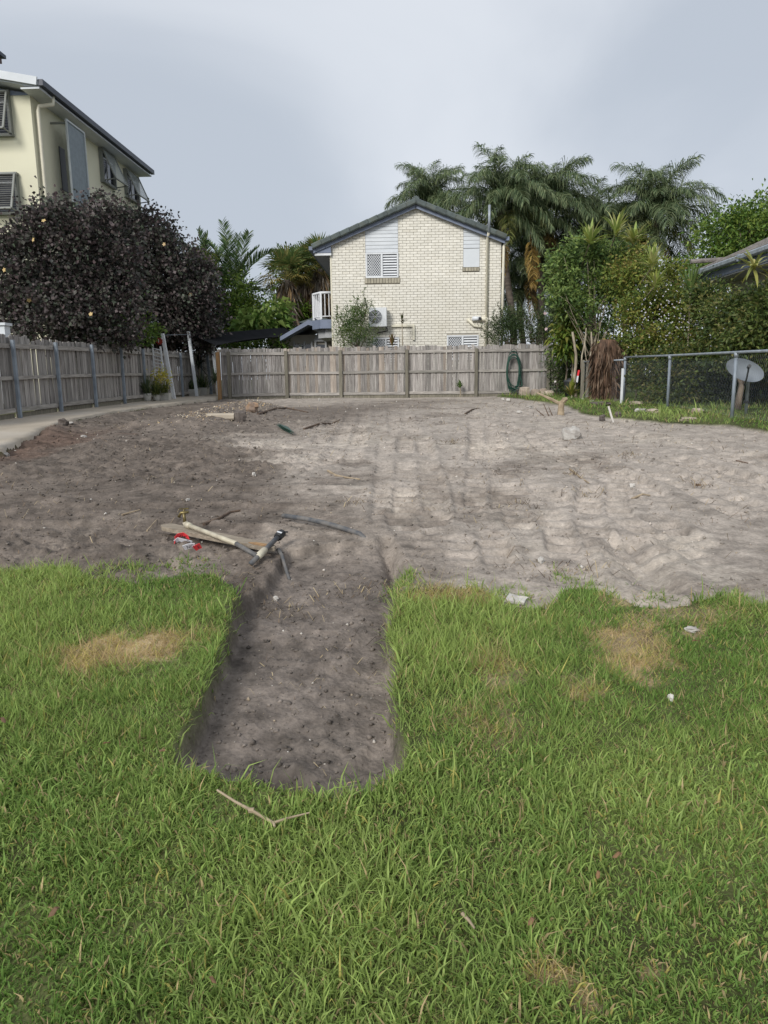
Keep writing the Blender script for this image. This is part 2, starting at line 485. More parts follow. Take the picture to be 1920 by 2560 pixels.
CRACK = W([(965, 1330), (985, 1380), (990, 1440), (985, 1500)])
MOUND = W([(470, 1060), (540, 1040), (600, 1025), (640, 1018)])
BERM = W([(0, 1150), (120, 1110), (260, 1060), (400, 1030)])

DEAD = []   # (x, y, rx, ry, kind)
def ell(px, py, wx, wy, k, bare=0.0):
    c = gxy(px, py); e = gxy(px + wx, py); f = gxy(px, py - wy)
    DEAD.append((c[0], c[1], abs(e[0] - c[0]), abs(f[1] - c[1]), k, bare))
ell(300, 1640, 150, 45, 1.0, 0.2); ell(400, 1600, 90, 30, 1.0, 0.2); ell(1545, 1612, 105, 62, 1.0, .2); ell(1440, 1735, 75, 38, .9, .5); ell(1255, 1690, 60, 100, .55, .3)
ell(1730, 1578, 30, 12, .6, .8); ell(1370, 2440, 85, 40, .95, .2); ell(1470, 2500, 60, 60, .7, .4); ell(1620, 2430, 45, 30, .6, .3); ell(1240, 1810, 110, 60, .45, .15)
ell(1130, 1490, 130, 22, .9, .3); ell(1540, 1500, 60, 20, .6, .4); ell(1700, 1540, 140, 25, .5, .45); ell(1620, 1450, 120, 20, .3, .6)
def ground_fields(X, Y):
    """height and albedo of the ground at world X, Y"""
    h = H0(Y).copy()
    edge_n = 0.055 * fbm(X, Y, 0.25, 4, 3) + 0.05 * fbm(X, Y, 0.9, 3, 5)
    sd = sdist(dirt_poly, X, Y) + edge_n * np.where(Y > 3.2, 1.0, 0.55)
    st = sdist(trench_poly, X, Y) + edge_n * 0.7
    sdr = sdist(drive_poly, X, Y)
    dirt = sstep(-0.012, 0.03, sd)
    near = sstep(14, 6, Y)
    h -= dirt * (0.035 + 0.03 * near)
    tr = sstep(-0.008, 0.026, st)
    ramp = sstep(5.3, 4.4, Y)
    h -= tr * 0.075 * ramp
    # rubber-track prints of the excavator: two staggered rows of lugs
    tmask = np.zeros_like(h); tbar = np.zeros_like(h); tberm = np.zeros_like(h)
    jx = 0.05 * fbm(X, Y, 0.5, 3, 101)
    patch = np.clip(0.85 + 1.7 * fbm(X, Y, 0.8, 3, 111), 0, 1.2)
    for line, s in TRW:
        dd_, S, T, tot = pdist(line, X, Y)
        endf = sstep(0, 0.5, S) * sstep(tot, tot - 0.5, S)
        m = sstep(0.24, 0.21, dd_ + jx * .6) * s * endf * patch * np.minimum(1, sstep(0.01, 0.04, np.abs(T)) + .15)
        ph = S / 0.205 + 0.5 * (T > 0) + jx * 5 + 0.8 * np.abs(T)
        fr_ = ph - np.floor(ph); bar = np.where(fr_ < .68, fr_ / .68, (1 - fr_) / .32) * 2 - 1
        up_ = m > tmask
        tbar = np.where(up_, m * (0.026 * bar - 0.03), tbar)
        tmask = np.maximum(tmask, m)
        tberm = np.maximum(tberm, s * endf * patch * np.exp(-((dd_ - 0.27) / 0.05) ** 2))
    # soil relief
    fine = sstep(26, 9, Y)
    n1 = fbm(X, Y, 2.2, 3, 21)
    n2 = fbm(X, Y, 0.42, 4, 33)
    n3 = fbm(X, Y, 0.11, 4, 47, 0.6)
    rough_zone = np.clip(0.22 + 1.5 * fbm(X, Y, 1.6, 3, 61) + 0.55 * sstep(-0.8, -3.0, X) + 0.45 * tr + 0.12 * sstep(6.3, 4.6, Y), 0.12, 1.4)
    n4 = fbm(X, Y, 0.045, 3, 71, 0.7)
    sm = sstep(0.0, 0.14, sd)
    calm = 1 - 0.75 * np.minimum(1, tmask)
    h += dirt * sm * (tbar + 0.022 * tberm * (1 - tmask))
    h += dirt * sm * (0.035 * n1 + calm * rough_zone * ((0.026 - 0.008 * tr) * n2 + 0.020 * n3 * (1 - .45 * tr) + 0.014 * n4) + calm * 0.006 * n3)
    clod = np.maximum(0, fbm(X, Y, 0.06, 3, 91) - 0.18) * 0.10 * np.clip(rough_zone - 0.25, 0, 1)
    h += dirt * sm * clod * fine * calm * (1 - .85 * tr)
    # horizontal scraped ridges left of centre
    scr = np.maximum(0, np.sin((Y + 0.25 * n1 * 4 + 0.12 * X) * 2 * math.pi / 0.85)) ** 3
    h += dirt * sm * 0.03 * scr * sstep(0.2, -1.2, X) * sstep(8.5, 7, Y) * sstep(4.2, 5, Y)
    d, S, T, tot = pdist(RUT, X, Y)
    h -= dirt * 0.06 * np.exp(-(d / 0.09) ** 2); h += dirt * 0.035 * np.exp(-((d - 0.2) / 0.08) ** 2)
    d, S, T, tot = pdist(CRACK, X, Y)
    h -= dirt * 0.07 * np.exp(-(d / 0.05) ** 2) * sstep(3.9, 4.3, Y)
    d, S, T, tot = pdist(MOUND, X, Y)
    mound = np.exp(-(d / 0.55) ** 2)
    h += dirt * 0.16 * mound * (1 + 0.8 * n2)
    d2, S, T, tot = pdist(BERM, X, Y)
    h += dirt * 0.05 * np.exp(-((d2 - .6) / 0.35) ** 2) * (0.6 + 2.2 * fbm(X, Y, 0.6, 3, 131)) - dirt * 0.05 * np.exp(-(d2 / 0.5) ** 2)
    # lawn relief
    h += (1 - dirt) * (0.018 * fbm(X, Y, 0.9, 3, 141) + 0.012 * fbm(X, Y, 0.25, 2, 143))
    h = np.where(sdr > 0, np.minimum(h, H0(Y) - 0.07), h)
    # keep the hole near the trench front
    hx, hy = gxy(700, 1885)
    h -= 0.07 * np.exp(-(((X - hx) / 0.055) ** 2 + ((Y - hy) / 0.045) ** 2))
    h += 0.018 * np.exp(-((np.hypot(X - hx, (Y - hy) * 1.1) - 0.11) / 0.05) ** 2)
    # ---- albedo
    sand = np.array([0.362, 0.318, 0.276]); dark = np.array([0.14, 0.116, 0.097]); mid = np.array([0.25, 0.212, 0.178])
    pale = np.array([0.455, 0.402, 0.342]); thatch = np.array([0.085, 0.095, 0.036]); rust = np.array([0.12, 0.075, 0.055])
    m1 = fbm(X, Y, 3.0, 4, 201); m2 = fbm(X, Y, 0.7, 4, 211); m3 = fbm(X, Y, 0.16, 4, 221)
    # topsoil on the left and around the trench, clean sand to the right and back
    wx = np.interp(Y, [0, 3, 4.5, 5.5, 7, 9, 12, 16, 20, 24], [.5, .5, 0.5, 0.2, -0.7, -2.2, -3.7, -4.6, -5.1, -5.6])
    t = sstep(0.7, -0.7, X - wx + 1.3 * m1 + 0.9 * m2)
    t = np.maximum(t, 0.33 * sstep(5.9, 4.3, Y + 1.4 * m1 + 1.1 * m2 + .4 * m3))
    t = np.maximum(t, sstep(0.05, 0.5, m1 * 0.8 + m2 * 0.7 + .3 * m3) * 0.6)
    c = sand[None] * (1 - t[..., None]) + mid[None] * t[..., None]
    dk = sstep(0.0, 0.45, t - 0.55 + 1.1 * m2 + 0.4 * m3) * t
    dk = np.maximum(dk, 0.85 * sstep(-1.4, -3.6, X + 1.1 * m2 + 0.3 * (9 - Y) * (Y > 9)) * sstep(22, 16, Y))
    c = c * (1 - dk[..., None]) + dark[None] * dk[..., None]
    rs = sstep(-4.3, -5.2, X + 0.8 * m2) * sstep(13, 11, Y) * 0.7
    c = c * (1 - rs[..., None]) + rust[None] * rs[..., None]
    pl = sstep(0.12, 0.42, m2 - 0.35 * t + 0.5 * fbm(X, Y, 1.3, 3, 231) + 0.16 * sstep(15, 22, Y)) * (1 - dk) * 0.7
    c = c * (1 - pl[..., None]) + pale[None] * pl[..., None]
    trc = np.array([0.165, 0.14, 0.121])
    tt = (tr * ramp)[..., None] * (0.75 + 0.5 * m2[..., None]).clip(0, 1)
    c = c * (1 - tt) + trc[None] * tt
    m4 = fbm(X, Y, 0.07, 3, 241, .65)
    c = c * (1 + (0.55 * m3 + .35 * m4)[..., None] * (0.55 + 0.45 * np.maximum(t, tr)[..., None]))
    dg = sstep(0.5, 0.0, d) * 0
    gl = (1 - sstep(-0.02, 0.03, sd))[..., None]
    th = thatch[None] * (1 + 0.9 * m2[..., None])
    straw_ = np.array([0.34, 0.265, 0.165])
    for (cx, cy, rx, ry, k, b) in DEAD:
        r = np.hypot((X - cx) / rx, (Y - cy) / ry) + 0.95 * fbm(X, Y, 0.16, 4, 301)
        q = (k * sstep(1.35, 0.5, r))[..., None]
        th = th * (1 - q) + straw_[None] * (1 + 0.8 * m3[..., None]) * q
    c = c * (1 - gl) + th * gl
    return h, np.clip(c, 0.015, 0.8), sd, st
def gz(x, y):
    return float(ground_fields(np.array([float(x)]), np.array([float(y)]))[0][0])
def gp(px, py):
    """point on the finished ground under a photo pixel"""
    p = gpt(px, py)
    for _ in range(3):
        z = gz(p.x, p.y)
        d = ray(px, py)
        p = EYE + d * ((z - EYE.z) / d.z)
    return Vector((p.x, p.y, gz(p.x, p.y)))

ys = [-40, -15, -6, -3, -1, 0, 0.5]
y = 0.8
while y < 26:
    ys.append(y)
    y += 0.012 + 0.0021 * max(0, y - 1) if y < 13 else 0.037 + 0.012 * (y - 13)
ys += [27, 29, 32, 36, 42, 50, 65, 90, 130, 200, 320, 500, 800, 1300, 2000]
ys = np.array(ys)
NI = 470
u = np.linspace(-1, 1, NI)
outer = np.array([0.3, 0.8, 1.6, 3, 5, 8, 13, 20, 32, 60, 120, 300, 900])
half = 0.62 * np.maximum(ys, 0) + 0.9
half = np.minimum(half, 16)
XX = np.concatenate([-(half[:, None] + outer[::-1][None] * np.maximum(1, ys[:, None] / 60)), half[:, None] * u[None], half[:, None] + outer[None] * np.maximum(1, ys[:, None] / 60)], axis=1)
XX += np.sin(R(YAW)) * -0.0 * ys[:, None]
YY = np.repeat(ys[:, None], XX.shape[1], 1)
hh, cc, sdg, stg = ground_fields(XX.ravel(), YY.ravel())
nr, nc = XX.shape
idx = np.arange(nr * nc).reshape(nr, nc)
F = np.stack([idx[:-1, :-1], idx[:-1, 1:], idx[1:, 1:], idx[1:, :-1]], -1).reshape(-1, 4)
def ground_material():
    m, t, b = nodes('ground_soil')
    L = t.links.new
    a = N(t, 'ShaderNodeAttribute'); a.attribute_name = 'Col'
    co = N(t, 'ShaderNodeTexCoord')
    n1 = N(t, 'ShaderNodeTexNoise'); n1.inputs['Scale'].default_value = 38; n1.inputs['Detail'].default_value = 8; n1.inputs['Roughness'].default_value = .65
    n2 = N(t, 'ShaderNodeTexNoise'); n2.inputs['Scale'].default_value = 7; n2.inputs['Detail'].default_value = 6
    vo = N(t, 'ShaderNodeTexVoronoi'); vo.inputs['Scale'].default_value = 55; vo.inputs['Randomness'].default_value = 1
    for n in (n1, n2, vo):
        L(co.outputs['Object'], n.inputs['Vector'])
    r = N(t, 'ShaderNodeMapRange'); r.inputs[1].default_value = .25; r.inputs[2].default_value = .75; r.inputs[3].default_value = .68; r.inputs[4].default_value = 1.32
    L(n1.outputs['Fac'], r.inputs[0])
    r2 = N(t, 'ShaderNodeMapRange'); r2.inputs[1].default_value = .3; r2.inputs[2].default_value = .7; r2.inputs[3].default_value = .86; r2.inputs[4].default_value = 1.14
    L(n2.outputs['Fac'], r2.inputs[0])
    mu = N(t, 'ShaderNodeMath', operation='MULTIPLY'); L(r.outputs[0], mu.inputs[0]); L(r2.outputs[0], mu.inputs[1])
    sc = N(t, 'ShaderNodeVectorMath', operation='SCALE'); L(a.outputs['Color'], sc.inputs[0]); L(mu.outputs[0], sc.inputs['Scale'])
    L(sc.outputs[0], b.inputs['Base Color'])
    b.inputs['Roughness'].default_value = 0.95
    b.inputs['Specular IOR Level'].default_value = 0.15
    bp = N(t, 'ShaderNodeBump'); bp.inputs['Strength'].default_value = 0.55; bp.inputs['Distance'].default_value = 0.012
    L(n1.outputs['Fac'], bp.inputs['Height'])
    b2 = N(t, 'ShaderNodeBump'); b2.inputs['Strength'].default_value = 0.35; b2.inputs['Distance'].default_value = 0.01
    L(vo.outputs['Distance'], b2.inputs['Height']); L(bp.outputs['Normal'], b2.inputs['Normal'])
    L(b2.outputs['Normal'], b.inputs['Normal'])
    return m
M_GROUND = ground_material()
gme = np_mesh('ground', np.stack([XX.ravel(), YY.ravel(), hh], -1), F, cc, [M_GROUND], smooth=True)
ground = structure(link(bpy.data.objects.new('ground', gme)))

# driveway: a thick sheet with a broken edge
def build_driveway():
    pts = []
    for (x0, y0), (x1, y1) in zip(drive_edge[:-1], drive_edge[1:]):
        n = max(2, int(math.hypot(x1 - x0, y1 - y0) / 0.12))
        for k in range(n):
            pts.append((x0 + (x1 - x0) * k / n, y0 + (y1 - y0) * k / n))
    pts += [(-6.32, 23.6), (-6.32, 25), (-6.32, 27), (-6.32, 30), (-6.32, 33)]
    P = np.array(pts)
    j = 0.10 * fbm(P[:, 0], P[:, 1], 0.35, 4, 5) + 0.03 * fbm(P[:, 0], P[:, 1], 0.08, 2, 8)
    P[:, 0] += j * (P[:, 1] < 23)
    K = 14
    V = []; F = []
    for i, (x, y) in enumerate(P):
        for k in range(K):
            xx = x + (-7.72 - x) * k / (K - 1) if x > -7.6 else x - 0.001 * k
            V.append((xx, y, float(H0(y)) + 0.04 - 0.012 * (k == 0) + 0.004 * math.sin(k + y)))
        V.append((x + 0.02, y, float(H0(y)) - 0.16))
    w_ = K + 1
    for i in range(len(P) - 1):
        for k in range(K - 1):
            F.append((i * w_ + k, (i + 1) * w_ + k, (i + 1) * w_ + k + 1, i * w_ + k + 1))
        F.append((i * w_ + K, (i + 1) * w_ + K, (i + 1) * w_, i * w_))
    me = np_mesh('driveway', V, F, None, [M_CONC])
    return structure(link(bpy.data.objects.new('driveway', me)))
drive_edge = [p for p in drive_edge if p[0] > -7.6] if True else drive_edge
fixn(build_driveway())

# ------------------------------------------------------------------ grass (uncountable: one object)
def blades(px_, py_, hz, length, width, colr, lean, rng, simple=False):
    n = len(px_)
    az = rng.uniform(0, 2 * np.pi, n)
    ld = rng.uniform(0, 2 * np.pi, n)
    base = np.stack([px_, py_, hz], -1)
    side = np.stack([np.cos(az), np.sin(az), np.zeros(n)], -1) * (width / 2)[:, None]
    ldv = np.stack([np.cos(ld), np.sin(ld), np.zeros(n)], -1)
    up = np.array([0, 0, 1.0])[None]
    l1 = lean * 0.55; l2 = lean * 1.25
    mid = base + (ldv * np.sin(l1)[:, None] + up * np.cos(l1)[:, None]) * (length * 0.55)[:, None]
    tip = mid + (ldv * np.sin(l2)[:, None] + up * np.cos(l2)[:, None]) * (length * 0.45)[:, None]
    if simple:
        V = np.stack([base - side, base + side, tip], 1).reshape(-1, 3)
        F = (np.arange(n) * 3)[:, None] + np.array([[0, 1, 2]])
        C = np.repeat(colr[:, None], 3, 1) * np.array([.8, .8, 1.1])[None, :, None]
        return V, F, C.reshape(-1, 3)
    V = np.stack([base - side, base + side, mid - side * 0.85, mid + side * 0.85, tip], 1).reshape(-1, 3)
    o = (np.arange(n) * 5)[:, None]
    F = np.concatenate([o + np.array([[0, 1, 3]]), o + np.array([[0, 3, 2]]), o + np.array([[2, 3, 4]])], 0)
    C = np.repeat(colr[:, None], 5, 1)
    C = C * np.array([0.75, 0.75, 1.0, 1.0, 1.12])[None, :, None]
    return V, F, C.reshape(-1, 3)
def make_grass():
    rng = np.random.default_rng(5)
    VV = []; FF = []; CC = []; off = 0
    def emit(x, y, dens_key, lmul, wmul, sparse=None):
        nonlocal off
        h, c, sd, st = ground_fields(x, y)
        keep = sd < rng.normal(-0.012, 0.02, len(x)).clip(-.1, .02)
        if sparse is not None:
            keep = keep | (sparse(x, y) > rng.uniform(0, 1, len(x)))
        dead = np.zeros(len(x)); bare = np.zeros(len(x))
        en = 0.95 * fbm(x, y, 0.16, 4, 301)
        for (cx, cy, rx, ry, k, b) in DEAD:
            r = np.hypot((x - cx) / rx, (y - cy) / ry) + en
            dead = np.maximum(dead, k * sstep(1.35, 0.45, r)); bare = np.maximum(bare, b * sstep(1.1, 0.4, r))
        keep &= rng.uniform(0, 1, len(x)) > bare * 0.8
        keep &= sdist(drive_poly, x, y) < -0.02
        clump = fbm(x, y, 0.14, 3, 305)
        keep &= rng.uniform(0, 1, len(x)) < np.clip(1.0 + 0.8 * clump, 0.62, 1)
        x, y, h, dead, clump = x[keep], y[keep], h[keep], dead[keep], clump[keep]
        n = len(x)
        if n == 0:
            return
        big = fbm(x, y, 1.1, 3, 311); t = np.clip(0.5 + 1.3 * big + rng.normal(0, .26, n), 0, 1)
        ln = lmul * rng.gamma(4, 1 / 4, n) * (1 + 0.9 * big + .8 * clump).clip(.65, 1.8) * (1 + 0.35 * dead)
        wd = wmul * rng.uniform(0.45, 1.6, n) * (1 - .4 * dead)
        g1 = np.array([0.15, 0.27, 0.056]); g2 = np.array([0.36, 0.465, 0.135]); yel = np.array([0.52, 0.47, 0.14]); straw = np.array([0.56, 0.43, 0.23])
        c = g1[None] * (1 - t[:, None]) + g2[None] * t[:, None]
        c = c * rng.uniform(0.7, 1.3, n)[:, None]
        isd = rng.uniform(0, 1, n) < dead * 0.97
        isy = rng.uniform(0, 1, n) < 0.32
        dc = np.where(isy[:, None], yel[None], straw[None]) * rng.uniform(0.6, 1.2, n)[:, None]
        dry = rng.uniform(0, 1, n) < (0.085 + 0.12 * np.clip(-big, 0, 1) + .1 * sstep(.2, 1.6, x) * sstep(3.2, 1.5, y))
        c = np.where((isd | dry)[:, None], dc * np.where(isd, 1.15, 1.0)[:, None], c)
        lean = np.clip(rng.normal(0.98, 0.4, n) + 0.3 * isd, 0.05, 1.5)
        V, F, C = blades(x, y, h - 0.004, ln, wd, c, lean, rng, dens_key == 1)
        VV.append(V); FF.append(F + off); CC.append(C); off += len(V)
    # front lawn, thinning with distance
    def frag(px, py):
        x0, y0 = gxy(px, py); return x0, y0
    fr = [frag(280, 1400), frag(330, 1400), frag(430, 1388), (frag(470, 1385)), frag(500, 1400), frag(350, 1430), frag(460, 1425), frag(1000, 1440), frag(1010, 1425),
          frag(1240, 1468), frag(1290, 1462), frag(1420, 1417), frag(1500, 1440), frag(1640, 1470), frag(1560, 1470), frag(1850, 1460), frag(210, 1415), frag(120, 1412)]
    def sparse(x, y):
        s = np.zeros(len(x))
        for q, (a, b) in enumerate(fr):
            s = np.maximum(s, 0.8 * np.exp(-(((x - a) / (0.16 if q < 7 else 0.07)) ** 2 + ((y - b) / 0.09) ** 2)))
        return s * (fbm(x, y, 0.1, 2, 401) > -0.05)
    for (y0, y1, dens, lm, wm, simp) in ((0.55, 1.5, 42000, .029, .0043, 0), (1.5, 2.3, 38000, .030, .0045, 0), (2.3, 3.2, 35000, .032, .0056, 1), (3.2, 4.3, 24000, .035, .0066, 1), (4.3, 6.2, 9000, .045, .0085, 1)):
        hw = 0.57 * y1 + 0.75
        n = int(dens * (y1 - y0) * 2 * hw)
        emit(rng.uniform(-hw, hw, n), rng.uniform(y0, y1, n), simp, lm, wm, sparse)
    # ragged turf fringe along the cut
    n = 150000
    ex, ey = rng.uniform(-1.9, 1.9, n), rng.uniform(1.8, 5.0, n)
    es = sdist(dirt_poly, ex, ey); k = np.abs(es) < .06; ex, ey = ex[k], ey[k]
    es = ground_fields(ex, ey)[2]; k = np.abs(es) < .022
    emit(ex[k], ey[k], 0, .062, .0048)
    # strip by the chain-link fence and behind it
    n = 26000
    emit(rng.uniform(2.2, 10, n), rng.uniform(9.5, 23.4, n), 0, .085, .011)
    V = np.concatenate(VV); F = np.concatenate(FF); C = np.concatenate(CC)
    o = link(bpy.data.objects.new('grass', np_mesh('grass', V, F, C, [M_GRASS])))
    o['kind'] = 'stuff'
    tag(o, 'short green lawn grass with straw-coloured dead patches around the dug strip', 'grass')
    print('grass blades', len(V) // 5)
make_grass()

# ------------------------------------------------------------------ paling fences
def paling_mesh(h, wd, mat, k):
    r = random.Random(k)
    mb = MB()
    a = r.uniform(-.012, .012)
    x = wd / 2; t = 0.008
    mb.add([(-x, -t, 0), (x, -t, 0), (x, t, 0), (-x, t, 0), (-x, -t, h + a), (x, -t, h - a), (x, t, h - a), (-x, t, h + a)],
           [(0, 1, 5, 4), (1, 2, 6, 5), (2, 3, 7, 6), (3, 0, 4, 7), (4, 5, 6, 7), (3, 2, 1, 0)])
    return mb.mesh('paling', mat)
def place_palings(fence, p0, p1, ztop, base, mats, nrm, rot, rng, pitch=0.098):
    p0, p1 = Vector(p0), Vector(p1)
    n = int((p1 - p0).length / pitch)
    meshes = []
    H = ztop - base
    for m in mats:
        meshes.append([paling_mesh(H + dh, w_, m, i * 7 + 3) for i, (dh, w_) in enumerate(((0, .093), (.02, .096), (-.015, .088), (.008, .094), (-.03, .091), (.03, .095)))])
    for i in range(n):
        f = (i + .5) / n
        p = p0.lerp(p1, f)
        p = p + Vector(nrm) * (0.0 + 0.009 * (i % 2) + rng.uniform(0, .004))
        mset = meshes[1] if (len(meshes) > 1 and fence['_tan'](f) > rng.random()) else meshes[0]
        inst('paling', rng.choice(mset), fence, (p.x, p.y, base + rng.uniform(-.008, .008)), (0, rng.uniform(-.006, .006), rot))
class FenceRoot(dict):
    pass

# back fence (runs along X)
BZ = float(H0(FENCE_Y)) - 0.06
TOPB = atY(950, 867, FENCE_Y).z
XL, XR = atY(545, 930, FENCE_Y).x, atY(1425, 930, FENCE_Y).x
bf = thing('paling_fence', 'weathered grey timber paling fence across the back of the dirt block', 'fence', ((XL + XR) / 2, FENCE_Y, BZ))
rng_ = random.Random(3)
def back_palings():
    n = int((XR - XL) / .098)
    ms = {}
    for nm, m in (('g', M_WOOD), ('t', M_WOODT)):
        ms[nm] = [paling_mesh(TOPB - BZ + dh, w_, m, i * 7 + 3) for i, (dh, w_) in enumerate(((0, .093), (.02, .096), (-.015, .089), (.008, .094), (-.025, .091), (.03, .095)))]
    for i in range(n):
        x = XL + (i + .5) * (XR - XL) / n
        tan = 0.3 if x < -2.0 else (0.3 if x < 0.2 else 0.04)
        m = rng_.choice(ms['t' if rng_.random() < tan else 'g'])
        inst('paling', m, bf, (x, FENCE_Y + 0.012 * (i % 2) + rng_.uniform(0, .004), BZ + rng_.uniform(-.01, .01)), (0, rng_.uniform(-.007, .007), rng_.uniform(-.01, .01)))
back_palings()
bposts = [574, 717, 852, 1017, 1190, 1370]
bpx = [atY(p, 930, FENCE_Y).x for p in bposts]
for x in bpx:
    MB().bevbox((x, FENCE_Y - .075, (BZ - .1 + TOPB - .09) / 2), (.10, .085, TOPB - .09 - BZ + .1), .008).build('post', M_POSTW, bf)
MB().bevbox((XL + .04, FENCE_Y - .075, (BZ - .15 + TOPB - .1) / 2), (.115, .10, TOPB - .1 - BZ + .15), .008).build('post', M_POSTB, bf, label='newer brown end post')
edges = [XL + .1] + bpx + [XR]
for zc, th in ((atY(950, 880, FENCE_Y).z, .085), (atY(950, 930, FENCE_Y).z, .075), (BZ + .16, .085)):
    for a, b in zip(edges[:-1], edges[1:]):
        s = rng_.uniform(-.012, .012)
        MB().beam((a + .052, FENCE_Y - .032, zc + s), (b - .052, FENCE_Y - .032, zc - s), .04, th).build('rail', M_RAIL, bf)
for a, b in zip(edges[:-1], edges[1:]):
    MB().beam((a + .052, FENCE_Y - .018, BZ + .04), (b - .052, FENCE_Y - .018, BZ + .03), .02, .13).build('plinth', M_POSTW, bf)

# left fence (runs along Y), steel posts
LY = [FENCE_X * FPX / (q - 1022) for q in (33, 142, 233, 307, 362, 456)]
LY = [LY[0] - 1.75] + LY + [LY[-1] + 2.4, LY[-1] + 4.8]
LY0, LY1 = LY[0] - 1.4, LY[-1] + .3
lf = thing('paling_fence', 'weathered timber paling fence with grey steel posts beside the driveway', 'fence', (FENCE_X, 18, float(H0(18))))
def left_z(y):
    return float(H0(min(y, 20.0))) + 0.02
TOPL = 1.52
def left_palings():
    ms = [paling_mesh(TOPL - .1 + dh, w_, M_WOOD, i * 5 + 1) for i, (dh, w_) in enumerate(((0, .093), (.02, .096), (-.015, .089), (.008, .094), (-.025, .091), (.03, .095)))]
    n = int((LY1 - LY0) / .1)
    for i in range(n):
        y = LY0 + (i + .5) * (LY1 - LY0) / n
        ex = .05 if y < 14.6 else 0
        inst('paling', rng_.choice(ms), lf, (FENCE_X - .02 - .012 * (i % 2) - rng_.uniform(0, .004), y, left_z(y) + .1 + ex + rng_.uniform(-.01, .01)),
             (rng_.uniform(-.007, .007), 0, math.pi / 2 + rng_.uniform(-.01, .01)))
left_palings()
for y in LY:
    z = left_z(y)
    m = MB().bevbox((FENCE_X + .085, y, z + .68), (.065, .065, 1.62), .006)
    m.build('post', M_GALVD, lf)
le = [LY0] + LY + [LY1]
for hz, th in ((1.38, .085), (.78, .07), (.17, .085)):
    for a, b in zip(le[:-1], le[1:]):
        MB().beam((FENCE_X + .022, a + .036, left_z(a) + hz), (FENCE_X + .022, b - .036, left_z(b) + hz), .04, th, (0, 0, 1)).build('rail', M_RAIL, lf)
for a, b in zip(le[:-1], le[1:]):
    MB().beam((FENCE_X - .01, a + .036, left_z(a) + .05), (FENCE_X - .01, b - .036, left_z(b) + .05), .02, .12, (0, 0, 1)).build('plinth', M_POSTW, lf)
# cap piece at the photo's left margin
p = atX(5, 815, FENCE_X - .35)
solo(MB().box((p.x, p.y, p.z - .75), (.2, .2, 1.5)).box((p.x, p.y, p.z + .03), (.27, .27, .05)), 'gate_pier', M_WHITEW, 'pale square pier with flat cap behind the near end of the side fence', 'pier')

# ------------------------------------------------------------------ brick house
HY = 25.3
hp = lambda x, y: atY(x, y, HY)
HXL, HXR = hp(831, 740).x, hp(1251, 740).x
HB = float(H0(HY)) - .05
APEX = hp(1040, 516)
EZ = (hp(829, 612).z + hp(1252, 598).z) / 2
HXC = (HXL + HXR) / 2
APZ = APEX.z
slope = (APZ - EZ) / (HXC - HXL)
house = thing('brick_house', 'two-storey cream painted brick house with tiled gable roof behind the back fence', 'house', (HXC, HY, HB))
def rect(x0, y0, x1, y1):
    a, b = hp((x0 + x1) / 2, y0), hp((x0 + x1) / 2, y1)
    return (hp(x0, (y0 + y1) / 2).x, b.z, hp(x1, (y0 + y1) / 2).x, a.z)
win_up = rect(914, 632, 996, 695)
board_l = (hp(913, 590).x, win_up[3] + .0, hp(995, 590).x, 99)
pan_r = rect(1158, 621, 1199, 668)
board_r = (pan_r[0], pan_r[3], pan_r[2], 99)
sill_u = (win_up[0] - .03, win_up[1] - .165, win_up[2] + .05, win_up[1])
sill_r = (pan_r[0] - .02, pan_r[1] - .12, pan_r[2], pan_r[1])
win_ll = rect(932, 844, 998, 905)
win_lr = rect(1117, 838, 1196, 900)
opens = [win_up, board_l, pan_r, board_r, sill_u, sill_r, win_ll, win_lr]
def roofz(x):
    return APZ - slope * abs(x - HXC)
# backing wall (mortar) with openings left solid behind frames
mb = MB().prism([(HXL + .012, HY + .015, HB), (HXR - .012, HY + .015, HB), (HXR - .012, HY + .015, roofz(HXR)), (HXC, HY + .015, APZ), (HXL + .012, HY + .015, roofz(HXL))], (0, 10.0, 0))
fixn(mb.build('wall', M_MORTAR, house))
BL, BH, J = 0.24, 0.0868, 0.011
full = MB().box((0, 0, 0), (BL - J, .05, BH - J)).mesh('brick', M_BRICK)
def clip_poly(poly, a, b, c):
    """keep a*x+b*z<=c"""
    o = []
    for i in range(len(poly)):
        p, q = poly[i], poly[(i + 1) % len(poly)]
        dp, dq = a * p[0] + b * p[1] - c, a * q[0] + b * q[1] - c
        if dp <= 0:
            o.append(p)
        if (dp < 0) != (dq < 0) and abs(dp - dq) > 1e-9:
            t = dp / (dp - dq)
            o.append((p[0] + (q[0] - p[0]) * t, p[1] + (q[1] - p[1]) * t))
    return o
rest = MB(); cands = []
row = 0; z = HB
